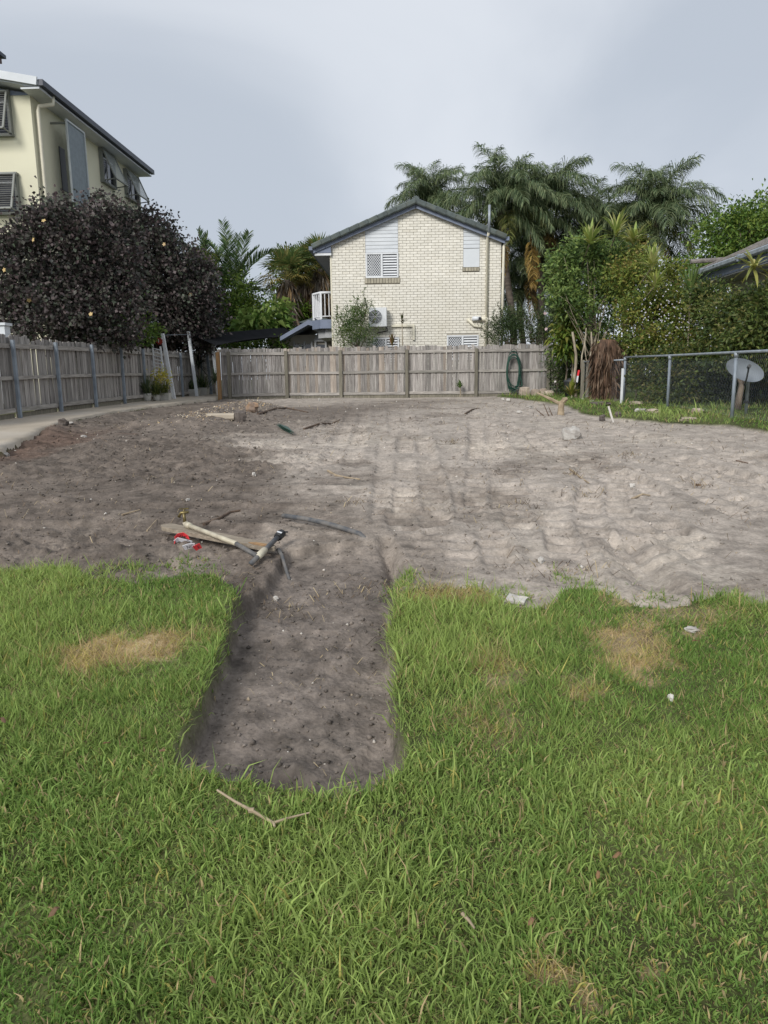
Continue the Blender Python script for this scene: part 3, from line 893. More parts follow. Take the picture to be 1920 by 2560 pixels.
while z < APZ:
    x = HXL - (BL / 2 if row % 2 else 0)
    while x < HXR:
        x0, x1, z0, z1 = x + J / 2, x + BL - J / 2, z + J / 2, z + BH - J / 2
        spans = [(max(x0, HXL), min(x1, HXR))]
        cut = spans[0] != (x0, x1)
        for (a, b, c, d) in opens:
            if z1 > b + .01 and z0 < d - .01:
                ns = []
                for (s, e) in spans:
                    if e <= a or s >= c:
                        ns.append((s, e))
                    else:
                        cut = True
                        if s < a - .02: ns.append((s, a - .004))
                        if e > c + .02: ns.append((c + .004, e))
                spans = ns
        for (s, e) in spans:
            if e - s < .02:
                continue
            poly = [(s, z0), (e, z0), (e, z1), (s, z1)]
            poly = clip_poly(poly, slope, 1, APZ + slope * HXC)
            poly = clip_poly(poly, -slope, 1, APZ - slope * HXC)
            if len(poly) < 3:
                continue
            if not cut and len(poly) == 4 and abs(poly[2][1] - z1) < 1e-6 and abs(poly[3][1] - z1) < 1e-6 and abs(poly[0][0] - x0) < 1e-6 and abs(poly[1][0] - x1) < 1e-6:
                cands.append(((x0 + x1) / 2, (z0 + z1) / 2))
            else:
                rest.prism([(q[0], HY - .01, q[1]) for q in poly], (0, .05, 0))
        x += BL
    z += BH; row += 1
cands.sort(key=lambda c: -c[1])
vis = [c for c in cands if c[1] > hp(1040, 860).z]
for (x, z) in vis[:300]:
    inst('brick', full, house, (x, HY + .015 + random.uniform(-.003, .002), z))
for (x, z) in cands:
    if (x, z) not in vis[:300]:
        rest.box((x, HY + .015 + random.uniform(-.003, .002), z), (BL - J, .05, BH - J))
br = fixn(rest.build('brickwork', M_BRICK, house)); br['kind'] = 'stuff'
# sills of bricks on edge
for (a, b, c, d) in (sill_u, sill_r):
    n = round((c - a) / .1)
    me = MB().box((0, 0, 0), ((c - a) / n - .014, .11, d - b - .01)).mesh('sill_brick', M_BRICKS)
    for i in range(n):
        inst('sill_brick', me, house, (a + (i + .5) * (c - a) / n, HY + .005, (b + d) / 2), (R(12), 0, 0))
# white boards
def boards(a, c, z0, pitch):
    z = z0; 
    while z < roofz((a + c) / 2) + .6:
        poly = [(a + .004, z), (c - .004, z), (c - .004, z + pitch - .008), (a + .004, z + pitch - .008)]
        poly = clip_poly(poly, slope, 1, APZ + slope * HXC - .02); poly = clip_poly(poly, -slope, 1, APZ - slope * HXC - .02)
        if len(poly) >= 3:
            m = MB().prism([(q[0], HY - .012 - .012 * (1 - (q[1] - z) / pitch), q[1]) for q in poly], (0, .06, 0))
            fixn(m.build('weatherboard', M_WHITEW, house))
        z += pitch
boards(board_l[0], board_l[2], win_up[3] + .01, .118)
boards(board_r[0], board_r[2], pan_r[3] + .01, .125)
MB().box(((pan_r[0] + pan_r[2]) / 2, HY + .005, (pan_r[1] + pan_r[3]) / 2), (pan_r[2] - pan_r[0] - .01, .03, pan_r[3] - pan_r[1] - .012)).build('blank_panel', M_WHITEW, house)
# windows: frame, glass, diamond grille on the left sash, louvres on the right
def window(a, b, c, d):
    wn = MB()
    t = .05
    for (x0, z0, x1, z1) in ((a, b, c, b + t), (a, d - t, c, d), (a, b + t, a + t, d - t), (c - t, b + t, c, d - t), ((a + c) / 2 - t * .5, b + t, (a + c) / 2 + t * .5, d - t)):
        wn.box(((x0 + x1) / 2, HY - .012, (z0 + z1) / 2), (x1 - x0, .07, z1 - z0))
    wo = wn.build('window', M_WHITE, house)
    MB().box(((a + c) / 2, HY + .008, (b + d) / 2), (c - a - .02, .012, d - b - .02)).build('pane', M_GLASS, wo)
    g = MB(); l, r_, bo, tp = a + t + .02, (a + c) / 2 - t * .5 - .012, b + t + .015, d - t - .015
    st = .075
    k = l - (tp - bo)
    while k < r_ + (tp - bo):
        for sg in (1, -1):
            # line x = k + sg*(z-bo)
            z0, z1 = bo, tp
            xs = []
            for s in range(60):
                zz = z0 + (z1 - z0) * s / 59
                xx = k + sg * (zz - z0) * .8
                if l <= xx <= r_:
                    xs.append((xx, zz))
            if len(xs) > 1:
                g.beam((xs[0][0], HY - .012 - .003 * sg, xs[0][1]), (xs[-1][0], HY - .012 - .003 * sg, xs[-1][1]), .015, .006, (0, 1, 0))
        k += st
    for (x0, z0, x1, z1) in ((l - .015, bo - .015, r_ + .015, bo), (l - .015, tp, r_ + .015, tp + .015), (l - .015, bo, l, tp), (r_, bo, r_ + .015, tp)):
        g.box(((x0 + x1) / 2, HY - .012, (z0 + z1) / 2), (x1 - x0, .02, z1 - z0))
    g.build('grille', M_WHITE, wo)
    l, r_ = (a + c) / 2 + t * .5 + .006, c - t - .006
    n = max(6, int((tp - bo) / .085))
    lm = MB().box((0, 0, 0), (r_ - l, .008, .055)).mesh('louvre', M_WHITE)
    for i in range(n):
        inst('louvre', lm, wo, ((l + r_) / 2, HY - .01, bo + (i + .5) * (tp - bo) / n), (R(-28), 0, 0))
    return wo
for wn_ in (win_up, win_ll, win_lr):
    window(*wn_)
# roof: slabs, barge tiles, fascia, gutters
LE, RE = hp(783, 618), hp(1262, 592)
def roofline(x, dz=0):
    return roofz(x) + dz
xl, xr = LE.x, RE.x
th = .10
for sgn, xe in ((-1, xl), (1, xr)):
    poly = [(HXC, HY - .12, roofz(HXC) + .10), (xe, HY - .12, roofz(xe) + .10), (xe, HY - .12, roofz(xe) + .02), (HXC, HY - .12, roofz(HXC) + .02)]
    fixn(MB().prism(poly, (0, 10.4, 0)).build('roof', M_TILE, house))
    d = Vector((xe - HXC, 0, roofz(xe) - roofz(HXC))); Ls = d.length; d.normalize()
    up = Vector((-d.z * sgn, 0, d.x * sgn)); up = up if up.z > 0 else -up
    n = round(Ls / .335)
    rt = Matrix((d, Vector((0, 1, 0)), up)).transposed()
    tm = MB().bevbox((0, 0, 0), (Ls / n + .02, .26, .17), .03).mesh('barge_tile', M_TILE)
    for i in range(n):
        c = Vector((HXC, HY - .20, roofz(HXC) + .115)) + d * ((i + .5) * Ls / n) + up * .0
        e = (rt @ Matrix.Rotation(R(2.2) , 3, 'Y') if sgn > 0 else rt @ Matrix.Rotation(R(2.2), 3, 'Y')).to_euler()
        inst('barge_tile', tm, house, c, e)
    a = Vector((HXC, HY - .16, roofz(HXC) - .02)); b = Vector((xe, HY - .16, roofz(xe) - .02))
    MB().beam(a, b, .04, .13, (0, 0, 1)).build('barge_board', M_FASCIA, house)
    MB().box((xe + sgn * .06, HY + 5.0, roofz(xe) + .06), (.12, 10.5, .12)).build('gutter', M_FASCIA, house)
MB().tube([(HXC, HY - .3, APZ + .16), (HXC, HY + 10, APZ + .16)], .11, 10).build('ridge_cap', M_TILE, house)
# left eave return and soffit
fixn(MB().prism([(xl + .05, HY - .13, roofz(xl) - .04), (HXL, HY - .13, roofz(HXL) + .0), (HXL, HY - .13, roofz(xl) - .07), (xl + .05, HY - .13, roofz(xl) - .07)], (0, .05, 0)).build('eave_end', M_FASCIA, house))
MB().box(((xl + HXL) / 2 + .03, HY - .08, roofz(xl) - .115), (HXL - xl - .05, .06, .075)).build('eave_trim', M_WHITE, house)
MB().box(((xl + HXL) / 2, HY + 4.9, roofz(xl) - .08), (HXL - xl - .02, 9.9, .03)).build('soffit', M_SOFFIT, house)
# solar panel on the left slope
d = Vector((xl - HXC, 0, roofz(xl) - roofz(HXC))).normalized()
rt = Matrix((d, Vector((0, 1, 0)), Vector((d.z, 0, -d.x)) * 1)).transposed()
pc = Vector((HXC - 1.7, HY + .9, roofz(HXC - 1.7) + .25))
MB().box(pc, (1.7, 1.0, .05), rt).build('solar_panel', M_BLACK, house)
# vent pipe and downpipes
a = hp(1219, 518); b = hp(1220, 586)
MB().tube([(b.x, HY - .32, b.z), (b.x, HY - .32, a.z)], .042, 10).build('vent_pipe', M_GALV, house, True)
px_ = hp(1217, 700).x; py_ = HY - .07
MB().tube([(px_ + .02, HY - .30, b.z + .02), (px_, py_, b.z - .12), (px_, py_, HB)], .048, 10).build('waste_pipe', M_CREAMP, house, True)
q1 = hp(1168, 798); q2 = hp(1185, 815); q3 = hp(1207, 817); q4 = hp(1216, 830)
MB().tube([(q1.x, py_, q1.z), (q2.x, py_, q2.z), (q3.x, py_, q3.z), (px_ - .03, py_, q4.z)], .047, 10).build('branch_pipe', M_CREAMP, house, True)
q1 = hp(1180, 797); q2 = hp(1214, 797)
w1 = MB().tube([(q1.x, py_ - .02, q1.z), (q2.x - .18, py_ - .02, q1.z - .01)], .075, 12).build('pipe_cap', M_WHITE, house, True)
MB().tube([(q2.x - .2, py_ - .02, q1.z - .01), (q2.x + .03, py_ - .01, q1.z - .02), (px_ + .01, py_, q1.z - .16)], .066, 12).build('elbow_pipe', M_CREAMP, house, True)
MB().box((q2.x - .21, py_ - .1, q1.z - .01), (.09, .05, .09)).build('clamp', M_BLACK, house)
dpx = HXR + .06
MB().tube([(dpx + .12, HY - .02, roofz(HXR) - .02), (dpx + .02, HY - .03, roofz(HXR) - .18), (dpx, HY - .03, HB)], .045, 8).build('downpipe', M_CREAMP, house, True)
MB().box((HXL - .028, HY + .04, (HB + roofz(HXL)) / 2 - .1), (.05, .08, roofz(HXL) - HB - .3)).build('corner_strip', M_CREAMP, house)
# split-system conduit
q = [hp(978, 815), hp(1034, 815), hp(1035, 850)]
MB().beam((q[0].x, HY - .05, q[0].z), (q[1].x + .03, HY - .05, q[0].z), .07, .07).build('conduit', M_CREAMP, house)
MB().beam((q[1].x, HY - .05, q[0].z - .036), (q[1].x, HY - .05, q[2].z), .07, .07).build('conduit', M_CREAMP, house)
# balcony on the left side
bz = hp(800, 795).z; bx0, bx1 = hp(771, 780).x, HXL
balc_y0, balc_y1 = HY - .02, HY + 2.6
MB().prism([(bx1, HY + .4, bz - .02), (bx0 + .35, HY + .4, bz - .02), (bx0, HY + .95, bz - .02), (bx0, HY + 3.2, bz - .02), (bx1, HY + 3.2, bz - .02)], (0, 0, -.30)).build('balcony', M_FASCIA, house)
bal = house.children[-1]; fixn(bal)
bw = lambda *p: p
fixn(MB().prism([(bx1, HY + .6, bz - .325), (bx0 + .5, HY + .6, bz - .325), (bx0 + .2, HY + 1.0, bz - .325), (bx0 + .2, HY + 3.2, bz - .325), (bx1, HY + 3.2, bz - .325)], (0, 0, -.30)).build('balcony_base', M_SOFFIT, house))
pts = [Vector((bx1 - .03, HY + .45, bz)), Vector((bx0 + .38, HY + .45, bz)), Vector((bx0 + .05, HY + 1.0, bz)), Vector((bx0 + .05, HY + 3.1, bz))]
rz = hp(800, 728).z - bz
MB().tube([p + Vector((0, 0, rz)) for p in pts], .045, 8).build('handrail', M_WHITE, bal, True)
MB().tube([p + Vector((0, 0, .09)) for p in pts], .02, 6).build('bottom_rail', M_WHITE, bal, True)
bme = MB().box((0, 0, 0), (.026, .026, rz - .09)).mesh('baluster', M_WHITE)
bmp = MB().box((0, 0, 0), (.07, .07, rz)).mesh('baluster_post', M_WHITE)
for (a, b) in zip(pts[:-1], pts[1:]):
    n = max(3, int((b - a).length / .15))
    for i in range(n):
        c = a.lerp(b, i / n) + Vector((0, 0, .09 + (rz - .09) / 2))
        inst('baluster', bme, bal, c)
for c in (pts[1], pts[2], pts[3]):
    inst('railing_post', bmp, bal, c + Vector((0, 0, rz / 2)))
# low wing of the house left of the gable wall
wy = HY + 3.3
fixn(MB().box((hp(830, 850).x - 1.35, wy + 1.5, (HB + bz - .36) / 2), (2.8, 3.0, bz - .36 - HB)).build('porch_wall', M_MORTAR, house))
a_ = lambda x, y, Y=wy - .02: atY(x, y, Y)
tri = [a_(786, 852), a_(818, 852), a_(802, 824)]
fixn(MB().prism(tri, (0, -.04, 0)).build('gable_window', M_GLASS, house))
fr = MB()
for p, q in ((tri[0], tri[1]), (tri[1], tri[2]), (tri[2], tri[0])):
    fr.beam(p + Vector((0, -.05, 0)), q + Vector((0, -.05, 0)), .06, .06)
fr.build('gable_window_frame', M_SOFFIT, house)
MB().box(((a_(792, 865).x + a_(812, 865).x) / 2, wy - .04, a_(800, 868).z - .3), (.42, .05, .8)).build('porch_window', M_GLASS, house)
for xx in (789, 815):
    p = a_(xx, 865); MB().box((p.x, wy - .06, p.z - .3), (.07, .06, .95)).build('window_jamb', M_SOFFIT, house)
p0, p1 = a_(738, 865), a_(778, 865)
MB().box(((p0.x + p1.x) / 2, wy - .04, p0.z - .35), (p1.x - p0.x, .05, .8)).build('porch_window', M_GLASS, house)
for xx in (736, 762, 780):
    p = a_(xx, 865); MB().box((p.x, wy - .06, p.z - .3), (.06, .06, .95)).build('window_jamb', M_SOFFIT, house)
fixn(MB().prism([a_(700, 842, wy - .9), a_(770, 800, wy - .9), a_(832, 812, wy - .9), a_(832, 826, wy - .9), a_(770, 812, wy - .9), a_(700, 852, wy - .9)], (0, 4.0, 0)).build('porch_roof', M_FASCIA, house))
fixn(MB().prism([a_(745, 806, wy + .4), a_(795, 790, wy + .4), a_(832, 800, wy + .4), a_(832, 812, wy + .4)], (0, 3, 0)).build('wing_roof', M_TILE, house))

# air conditioner on the wall
ac0, ac1 = hp(923, 772), hp(968, 818)
acx, acz = (ac0.x + ac1.x) / 2, (ac0.z + ac1.z) / 2
acw, ach = ac1.x - ac0.x, ac0.z - ac1.z
ac = thing('air_conditioner', 'white outdoor air conditioner unit bracketed on the brick wall', 'air conditioner', (acx, HY - .35, ac1.z))
MB().bevbox((acx, HY - .27, acz), (acw, .32, ach), .02).build('casing', M_WHITE, ac)
fx = acx - .08
MB().lathe((0, 0, 0), [(.215, 0), (.215, .01)], 24).build
g = MB()
for r_ in (.22, .18, .14, .10, .06):
    g.tube([(fx + r_ * math.cos(t * math.pi / 12), HY - .45, acz + .01 + r_ * math.sin(t * math.pi / 12)) for t in range(25)], .006, 4, False)
for t in range(8):
    g.beam((fx, HY - .45, acz + .01), (fx + .22 * math.cos(t * math.pi / 4), HY - .45, acz + .01 + .22 * math.sin(t * math.pi / 4)), .008, .008)
g.build('fan_grille', M_WHITE, ac)
disc = MB().add([(fx + .215 * math.cos(t * math.pi / 12), HY - .434, acz + .01 + .215 * math.sin(t * math.pi / 12)) for t in range(24)] + [(fx + .215 * math.cos(t * math.pi / 12), HY - .44, acz + .01 + .215 * math.sin(t * math.pi / 12)) for t in range(24)],
                [tuple(range(23, -1, -1)), tuple(range(24, 48))] + [(i, (i + 1) % 24, 24 + (i + 1) % 24, 24 + i) for i in range(24)])
fixn(disc.build('fan_opening', M_GLASS, ac))
for sx in (-.28, .28):
    MB().box((acx + sx, HY - .22, ac1.z - .03), (.04, .42, .04)).build('bracket', M_BLACK, ac)
MB().tube([(acx + acw / 2 - .02, HY - .2, ac1.z + .05), (acx + acw / 2 + .02, HY - .12, ac1.z - .12), (acx - .05, HY - .08, ac1.z - .2)], .018, 6).build('pipe', M_BLACK, ac)

# ------------------------------------------------------------------ apartment building on the left
WX = -10.2; GX = -9.72
ap = thing('apartment_building', 'three-storey cream rendered apartment building with dark gutter on the left', 'building', (WX - 4, 23, .9))
cY = atX(80, 300, WX).y; eY = atX(350, 470, WX).y
gN = atX(95, 205, GX); gF = atX(378, 432, GX)
gz_ = (gN.z + gF.z) / 2
wt = gz_ - .12
fixn(MB().box((WX - 5, (cY + eY) / 2, (wt + .5) / 2), (10, eY - cY, wt - .5)).build('wall', M_CREAM, ap))
# roof slab: eave overhang and soffit, rising to the left
rs = .18
gy0, gy1 = gN.y, gF.y
fixn(MB().prism([(GX, gy0, gz_ + .06), (GX - 6, gy0, gz_ + .06 + 6 * rs), (GX - 6, gy0, gz_ + 6 * rs - .1), (GX, gy0, gz_ - .06)], (0, gy1 - gy0, 0)).build('roof', M_LOUV, ap))
MB().box((GX + .06, (gy0 + gy1) / 2, gz_), (.13, gy1 - gy0, .15)).build('gutter', M_DGUT, ap)
MB().beam((GX - .02, gy0 - .03, gz_ + .02), (GX - 6, gy0 - .03, gz_ + .02 + 6 * rs), .05, .2).build('barge_board', M_WHITEW, ap)
MB().box(((GX + WX) / 2, (gy0 + gy1) / 2, gz_ - .13), (GX - WX + .02, gy1 - gy0 - .02, .04)).build('soffit', M_WHITEW, ap)
fixn(MB().prism([(WX + .02, cY - .02, wt - .02), (WX - 6, cY - .02, wt - .02), (WX - 6, cY - .02, wt + 6 * rs - .1), (WX, cY - .02, wt + .02)], (0, .1, 0)).build('gable_panel', M_FASCIA, ap))
fixn(MB().prism([(GX, gy0 + .03, gz_ - .08), (WX - 6, gy0 + .03, gz_ + 6 * rs), (WX - 6, gy0 + .03, gz_ + 6 * rs - .04), (GX, gy0 + .03, gz_ - .12)], (0, cY - gy0, 0)).build('front_soffit', M_WHITEW, ap))
# downpipe near the corner
d0 = atX(92, 245, WX + .1)
MB().tube([(GX, d0.y + .15, gz_ - .08), (GX, d0.y + .12, gz_ - .28), (WX + .14, d0.y, gz_ - .36), (WX + .1, d0.y, gz_ - .5), (WX + .1, d0.y, .7)], .055, 10).build('downpipe', M_CREAMP, ap, True)
# tall grey screen standing off the wall
s0, s1 = atX(163, 297, WX + .45), atX(208, 330, WX + .45)
sc_ = MB().box((WX + .45, (s0.y + s1.y) / 2, (s0.z + 1.5) / 2 + .4), (.03, s1.y - s0.y, s0.z - 2.3)); sco = sc_.build('privacy_screen', M_SCREEN, ap)
fr = MB()
for zz in (s0.z - .02, s0.z - 3.1, s0.z - 6):
    fr.box((WX + .47, (s0.y + s1.y) / 2, zz), (.04, s1.y - s0.y, .05))
for yy in (s0.y, s1.y):
    fr.box((WX + .47, yy, (s0.z + 1.5) / 2 + .4), (.045, .05, s0.z - 2.3))
fr.build('screen_frame', M_LOUV, sco)
for zz in (s0.z - .1, s0.z - 3.0, s0.z - 6):
    MB().box((WX + .22, s0.y + .02, zz), (.46, .05, .05)).build('bracket', M_FRAMEG, ap)
v0 = atX(152, 320, WX); v1 = atX(165, 390, WX)
MB().box((WX + .005, (s0.y + s1.y) / 2, s0.z - 1.2), (.03, .35, 1.2)).build('window', M_BLACK, ap)
def awning_window(P0, P1, nrm, along, tag_, dark, light, open_=0.42, tilt=35):
    """P0 top-near corner, P1 bottom-far corner on the wall; nrm outward, along = unit vector along the wall"""
    wdt = (P1 - P0).dot(along); hgt = P0.z - P1.z
    c = P0 + along * wdt / 2 - Vector((0, 0, hgt / 2))
    rot = Matrix((along, nrm, Vector((0, 0, 1)))).transposed()
    wn = MB()
    for (u, v, du, dv) in ((0, hgt / 2, wdt + .1, .07), (0, -hgt / 2, wdt + .1, .07), (-wdt / 2, 0, .07, hgt), (wdt / 2, 0, .07, hgt)):
        wn.box(c + along * u + Vector((0, 0, v)) + nrm * .06, (du, .14, dv), rot)
    wo = wn.build('window', dark, ap)
    MB().box(c + nrm * .03, (wdt, .02, hgt), rot).build('pane', M_GLASS, wo)
    MB().box(c + nrm * .05, (.05, .03, hgt), rot).build('mullion', M_WHITE, wo)
    MB().box(c + nrm * .05 + Vector((0, 0, hgt * .28)), (wdt, .03, .05), rot).build('mullion', M_WHITE, wo)
    top = c + Vector((0, 0, hgt / 2)) + nrm * .13
    ang = math.atan(open_)
    dn = (Vector((0, 0, -1)) * math.cos(ang) + nrm * math.sin(ang))
    pn = nrm * math.cos(ang) + Vector((0, 0, 1)) * math.sin(ang)
    rp = Matrix((along, pn, -dn)).transposed()
    aw = MB()
    for u in (-1, 1):
        aw.beam(top + along * (u * wdt / 2), top + along * (u * wdt / 2) + dn * hgt, .05, .04, pn)
    aw.beam(top - along * wdt / 2, top + along * wdt / 2, .05, .04, pn)
    aw.beam(top - along * wdt / 2 + dn * hgt, top + along * wdt / 2 + dn * hgt, .05, .04, pn)
    ao = aw.build('awning', dark, ap)
    n = 16
    sm = MB().box((0, 0, 0), (wdt - .05, .012, hgt / n * .55), Matrix((along, pn, -dn)).transposed() @ Matrix.Rotation(R(tilt), 3, 'X')).mesh('slat', light)
    for i in range(n):
        inst('slat', sm, ao, top + dn * ((i + .5) * hgt / n))
    # stay arm
    for u in (-1, 1):
        MB().beam(c + along * (u * wdt / 2) - Vector((0, 0, hgt / 2 - .02)) + nrm * .06, top + along * (u * wdt / 2) + dn * hgt, .03, .03).build('stay', M_FRAMEG, ao)
sx, sy = Vector((1, 0, 0)), Vector((0, 1, 0))
awning_window(atX(246, 372, WX), atX(283, 472, WX), sx, sy, '', M_FRAMEG, M_LOUV, .42, 12)
awning_window(atX(308, 424, WX), atX(342, 510, WX), sx, sy, '', M_FRAMEG, M_LOUV, .42, 12)
# front wall windows (wall plane y = cY)
P = atY(42, 436, cY); Q = atY(42, 535, cY)
awning_window(P, Vector((P.x - 1.3, cY, Q.z)), -sy, -sx, '', M_FRAMEG, M_LOUVD, .35)
P = atY(22, 232, cY); Q = atY(22, 340, cY)
awning_window(P, Vector((P.x - 1.3, cY, Q.z)), -sy, -sx, '', M_FRAMEG, M_LOUVD, .35)
# upper roof corner of a taller building behind, at the photo's left margin
q = atY(15, 139, 28.0)
hb = thing('tall_building', 'dark roof corner of a taller building at the upper left edge', 'building', (q.x - 3, 27, .9))
fixn(MB().prism([q, q + Vector((-3.6, .1, .3)), q + Vector((-3.6, -4, .3)), q + Vector((0, -4, .0))], (0, 0, -.12)).build('roof', M_DGUT, hb))
fixn(MB().prism([q + Vector((-.12, -.1, -.13)), q + Vector((-3.6, -.1, .1)), q + Vector((-3.6, -4, .1)), q + Vector((-.12, -4, -.13))], (0, 0, -.18)).build('fascia', M_PANEB, hb))
fixn(MB().box((q.x - 2.6, 25.5, (q.z + .5) / 2), (3.0, 3.0, q.z - .9)).build('wall', M_CREAM, hb))

# ------------------------------------------------------------------ vegetation builders
def unit(v):
    return v / (np.linalg.norm(v, axis=-1, keepdims=True) + 1e-9)
def leaf_arrays(P, D, L_, W_, C, rng, droop=0.0):
    """4-vertex leaves from base points P along D"""
    n = len(P)
    rnd = unit(rng.normal(size=(n, 3)))
    S = unit(np.cross(D, rnd))
    Nn = np.cross(S, D)
    m = P + D * (L_ * .5)[:, None] + Nn * (L_ * .10)[:, None]
    tip = P + D * L_[:, None]
    tip[:, 2] -= droop * L_
    V = np.stack([P, m - S * (W_ / 2)[:, None], tip, m + S * (W_ / 2)[:, None]], 1).reshape(-1, 3)
    o = (np.arange(n) * 4)[:, None]
    F = np.concatenate([o + np.array([[0, 1, 2]]), o + np.array([[0, 2, 3]])], 0)
    return V, F, np.repeat(C, 4, 0)
def crown_leaves(ells, nclump, per, rc, L_, W_, pal, rng, shell=.55, up=.3, flat=.75, droop=.15, cvar=.3):
    """ells: (cx,cy,cz,rx,ry,rz); leaves grouped in clumps spread through the crown's volume"""
    ells = np.array(ells, float)
    vol = ells[:, 3] * ells[:, 4] * ells[:, 5]
    ii = rng.choice(len(ells), nclump, p=vol / vol.sum())
    d = unit(rng.normal(size=(nclump, 3)))
    r = (shell ** 3 + (1 - shell ** 3) * rng.uniform(0, 1, nclump)) ** (1 / 3)
    r = r * (1 + rng.normal(0, .06, nclump))
    c = ells[ii, :3] + d * r[:, None] * ells[ii, 3:6]
    pal = np.array(pal, float)
    cb = rng.uniform(0, 1, nclump)
    k = rng.poisson(per, nclump).clip(4)
    rep = np.repeat(np.arange(nclump), k)
    n = len(rep)
    off = rng.normal(size=(n, 3)) * rc * np.array([1, 1, flat])
    off *= rng.uniform(.5, 1.2, nclump)[rep][:, None]
    P = c[rep] + off
    D = unit(unit(off) * .7 + d[rep] * .35 + rng.normal(size=(n, 3)) * .7 + np.array([0, 0, up]))
    t = np.clip(cb[rep] + rng.normal(0, .22, n), 0, 0.999) * (len(pal) - 1)
    i0 = t.astype(int); f = (t - i0)[:, None]
    C = (pal[i0] * (1 - f) + pal[np.minimum(i0 + 1, len(pal) - 1)] * f) * rng.uniform(1 - cvar, 1 + cvar, n)[:, None]
    s = rng.uniform(.6, 1.25, n)
    return P, D, L_ * s, W_ * s, C, droop, c
def foliage(name, parent, data, mat, rng):
    P, D, l, w_, C, dr, c = data
    V, F, CC = leaf_arrays(P, D, l, w_, C, rng, dr)
    off = np.array(wloc(parent))
    return link(bpy.data.objects.new(name, np_mesh(name, V - off, F, CC, [mat])), parent)
def limbs(parent, base, targets, r0, mat, rng, name='trunk', fork=0.35, wob=.12):
    """tapered trunk with limbs to the clump targets"""
    mb = MB(); base = Vector(base)
    ctr = Vector(np.mean(np.array(targets), 0))
    top = base.lerp(ctr, .85)
    def curve(a, b, n=5):
        return [a.lerp(b, i / n) + Vector(rng.normal(0, wob * (b - a).length * .12, 3)) * (0 < i < n) for i in range(n + 1)]
    tr = curve(base, top, 6)
    mb.tube(tr, [r0 * (1 - .6 * i / 6) for i in range(7)], 8)
    for q in targets:
        q = Vector(q)
        i = int(rng.integers(int(6 * fork), 6))
        a = tr[i]
        mb.tube(curve(a, q, 4), [r0 * (.42 - .085 * k) for k in range(5)], 5)
    return mb.build(name, mat, parent, True)
def tree(name, label, cat, base, ells, nclump, per, rc, L_, W_, pal, r0, seed, mat=None, bark=None, nl=16, group=None, part='crown', **kw):
    rng = np.random.default_rng(seed)
    t = thing(name, label, cat, base, group)
    data = crown_leaves(ells, nclump, per, rc, L_, W_, pal, rng, **kw)
    foliage(part, t, data, mat or M_LEAF, rng)
    c = data[6]
    limbs(t, base, c[rng.choice(len(c), min(nl, len(c)), replace=False)], r0, bark or M_BARK, rng)
    return t
def E(px, py, Y, rx, ry, dy=None):
    """ellipsoid from a photo pixel, its depth and pixel radii"""
    p = atY(px, py, Y); s = Y / FPX
    return (p.x, p.y, p.z, rx * s, (dy if dy is not None else (rx + ry) / 2 * s), ry * s)
def gb(px, Y):
    p = atY(px, 940, Y)
    return (p.x, Y, gz(p.x, Y) - .03)

PURPLE = [(.028, .032, .028), (.068, .056, .055), (.10, .072, .074), (.07, .095, .062), (.135, .11, .108)]
tree('hibiscus_tree', 'dark purple-leaved tree behind the fence in front of the apartment building', 'tree', gb(150, 18.3),
     [E(60, 700, 18.3, 75, 130, 1.0), E(160, 640, 18.6, 95, 125, 1.1), E(260, 640, 19.2, 80, 130, 1.0), E(120, 790, 18.0, 130, 80, 1.1), E(250, 780, 18.8, 110, 90, 1.0), E(30, 640, 18.5, 30, 60, .5), E(240, 530, 19, 40, 45, .5), E(120, 550, 18.8, 50, 45, .6)],
     720, 56, .20, .10, .085, PURPLE, .14, 21, mat=M_LEAFG, shell=.62, nl=24)
tree('hibiscus_tree', 'dark purple-leaved tree at the far end of the side fence beside the white leaning post', 'tree', gb(420, 25.6),
     [E(370, 660, 25.2, 75, 120, 1.4), E(440, 720, 25.6, 85, 110, 1.5), E(500, 775, 25.8, 52, 95, 1.2), E(400, 800, 25.4, 110, 75, 1.5), E(395, 575, 25.4, 42, 50, .7), E(330, 720, 25.2, 60, 90, 1.2), E(460, 860, 26.6, 90, 38, .6), E(400, 880, 26.4, 70, 40, .6)],
     800, 54, .23, .115, .098, PURPLE, .16, 22, mat=M_LEAFG, shell=.6, nl=24)
# a few pale yellow hibiscus flowers
def flowers(parent, pts, r, col, seed, name='flowers'):
    rng = np.random.default_rng(seed); V = []; F = []; C = []
    for q, p in enumerate(pts):
        ax = unit(np.array([rng.normal(0, .4), -1, rng.normal(.2, .4)])); a = unit(np.cross(ax, rng.normal(size=3))); b = np.cross(ax, a)
        o = len(V); V.append(np.array(p) + ax * r * .15); C.append(np.array(col) * .8)
        for k in range(10):
            rr = r * (1.0 if k % 2 == 0 else .6); t = k * math.pi / 5
            V.append(np.array(p) + (a * math.cos(t) + b * math.sin(t)) * rr + ax * r * .35); C.append(np.array(col) * rng.uniform(.85, 1.1))
        F += [(o, o + 1 + k, o + 1 + (k + 1) % 10) for k in range(10)]
    me = np_mesh(name, np.array(V) - np.array(wloc(parent)), F, C, [M_LEAF])
    o = link(bpy.data.objects.new(name, me), parent)
    o['kind'] = 'stuff'
    return o
ht = [o for o in COL.objects if o.name.startswith('hibiscus_tree')]
flowers(ht[0], [atY(x, y, 17.0) for x, y in ((72, 750), (228, 786), (12, 675), (110, 553), (85, 600))], .06, (.75, .55, .25), 3)
flowers(ht[1], [atY(x, y, 24.0) for x, y in ((411, 611), (475, 736))], .07, (.75, .55, .3), 4)

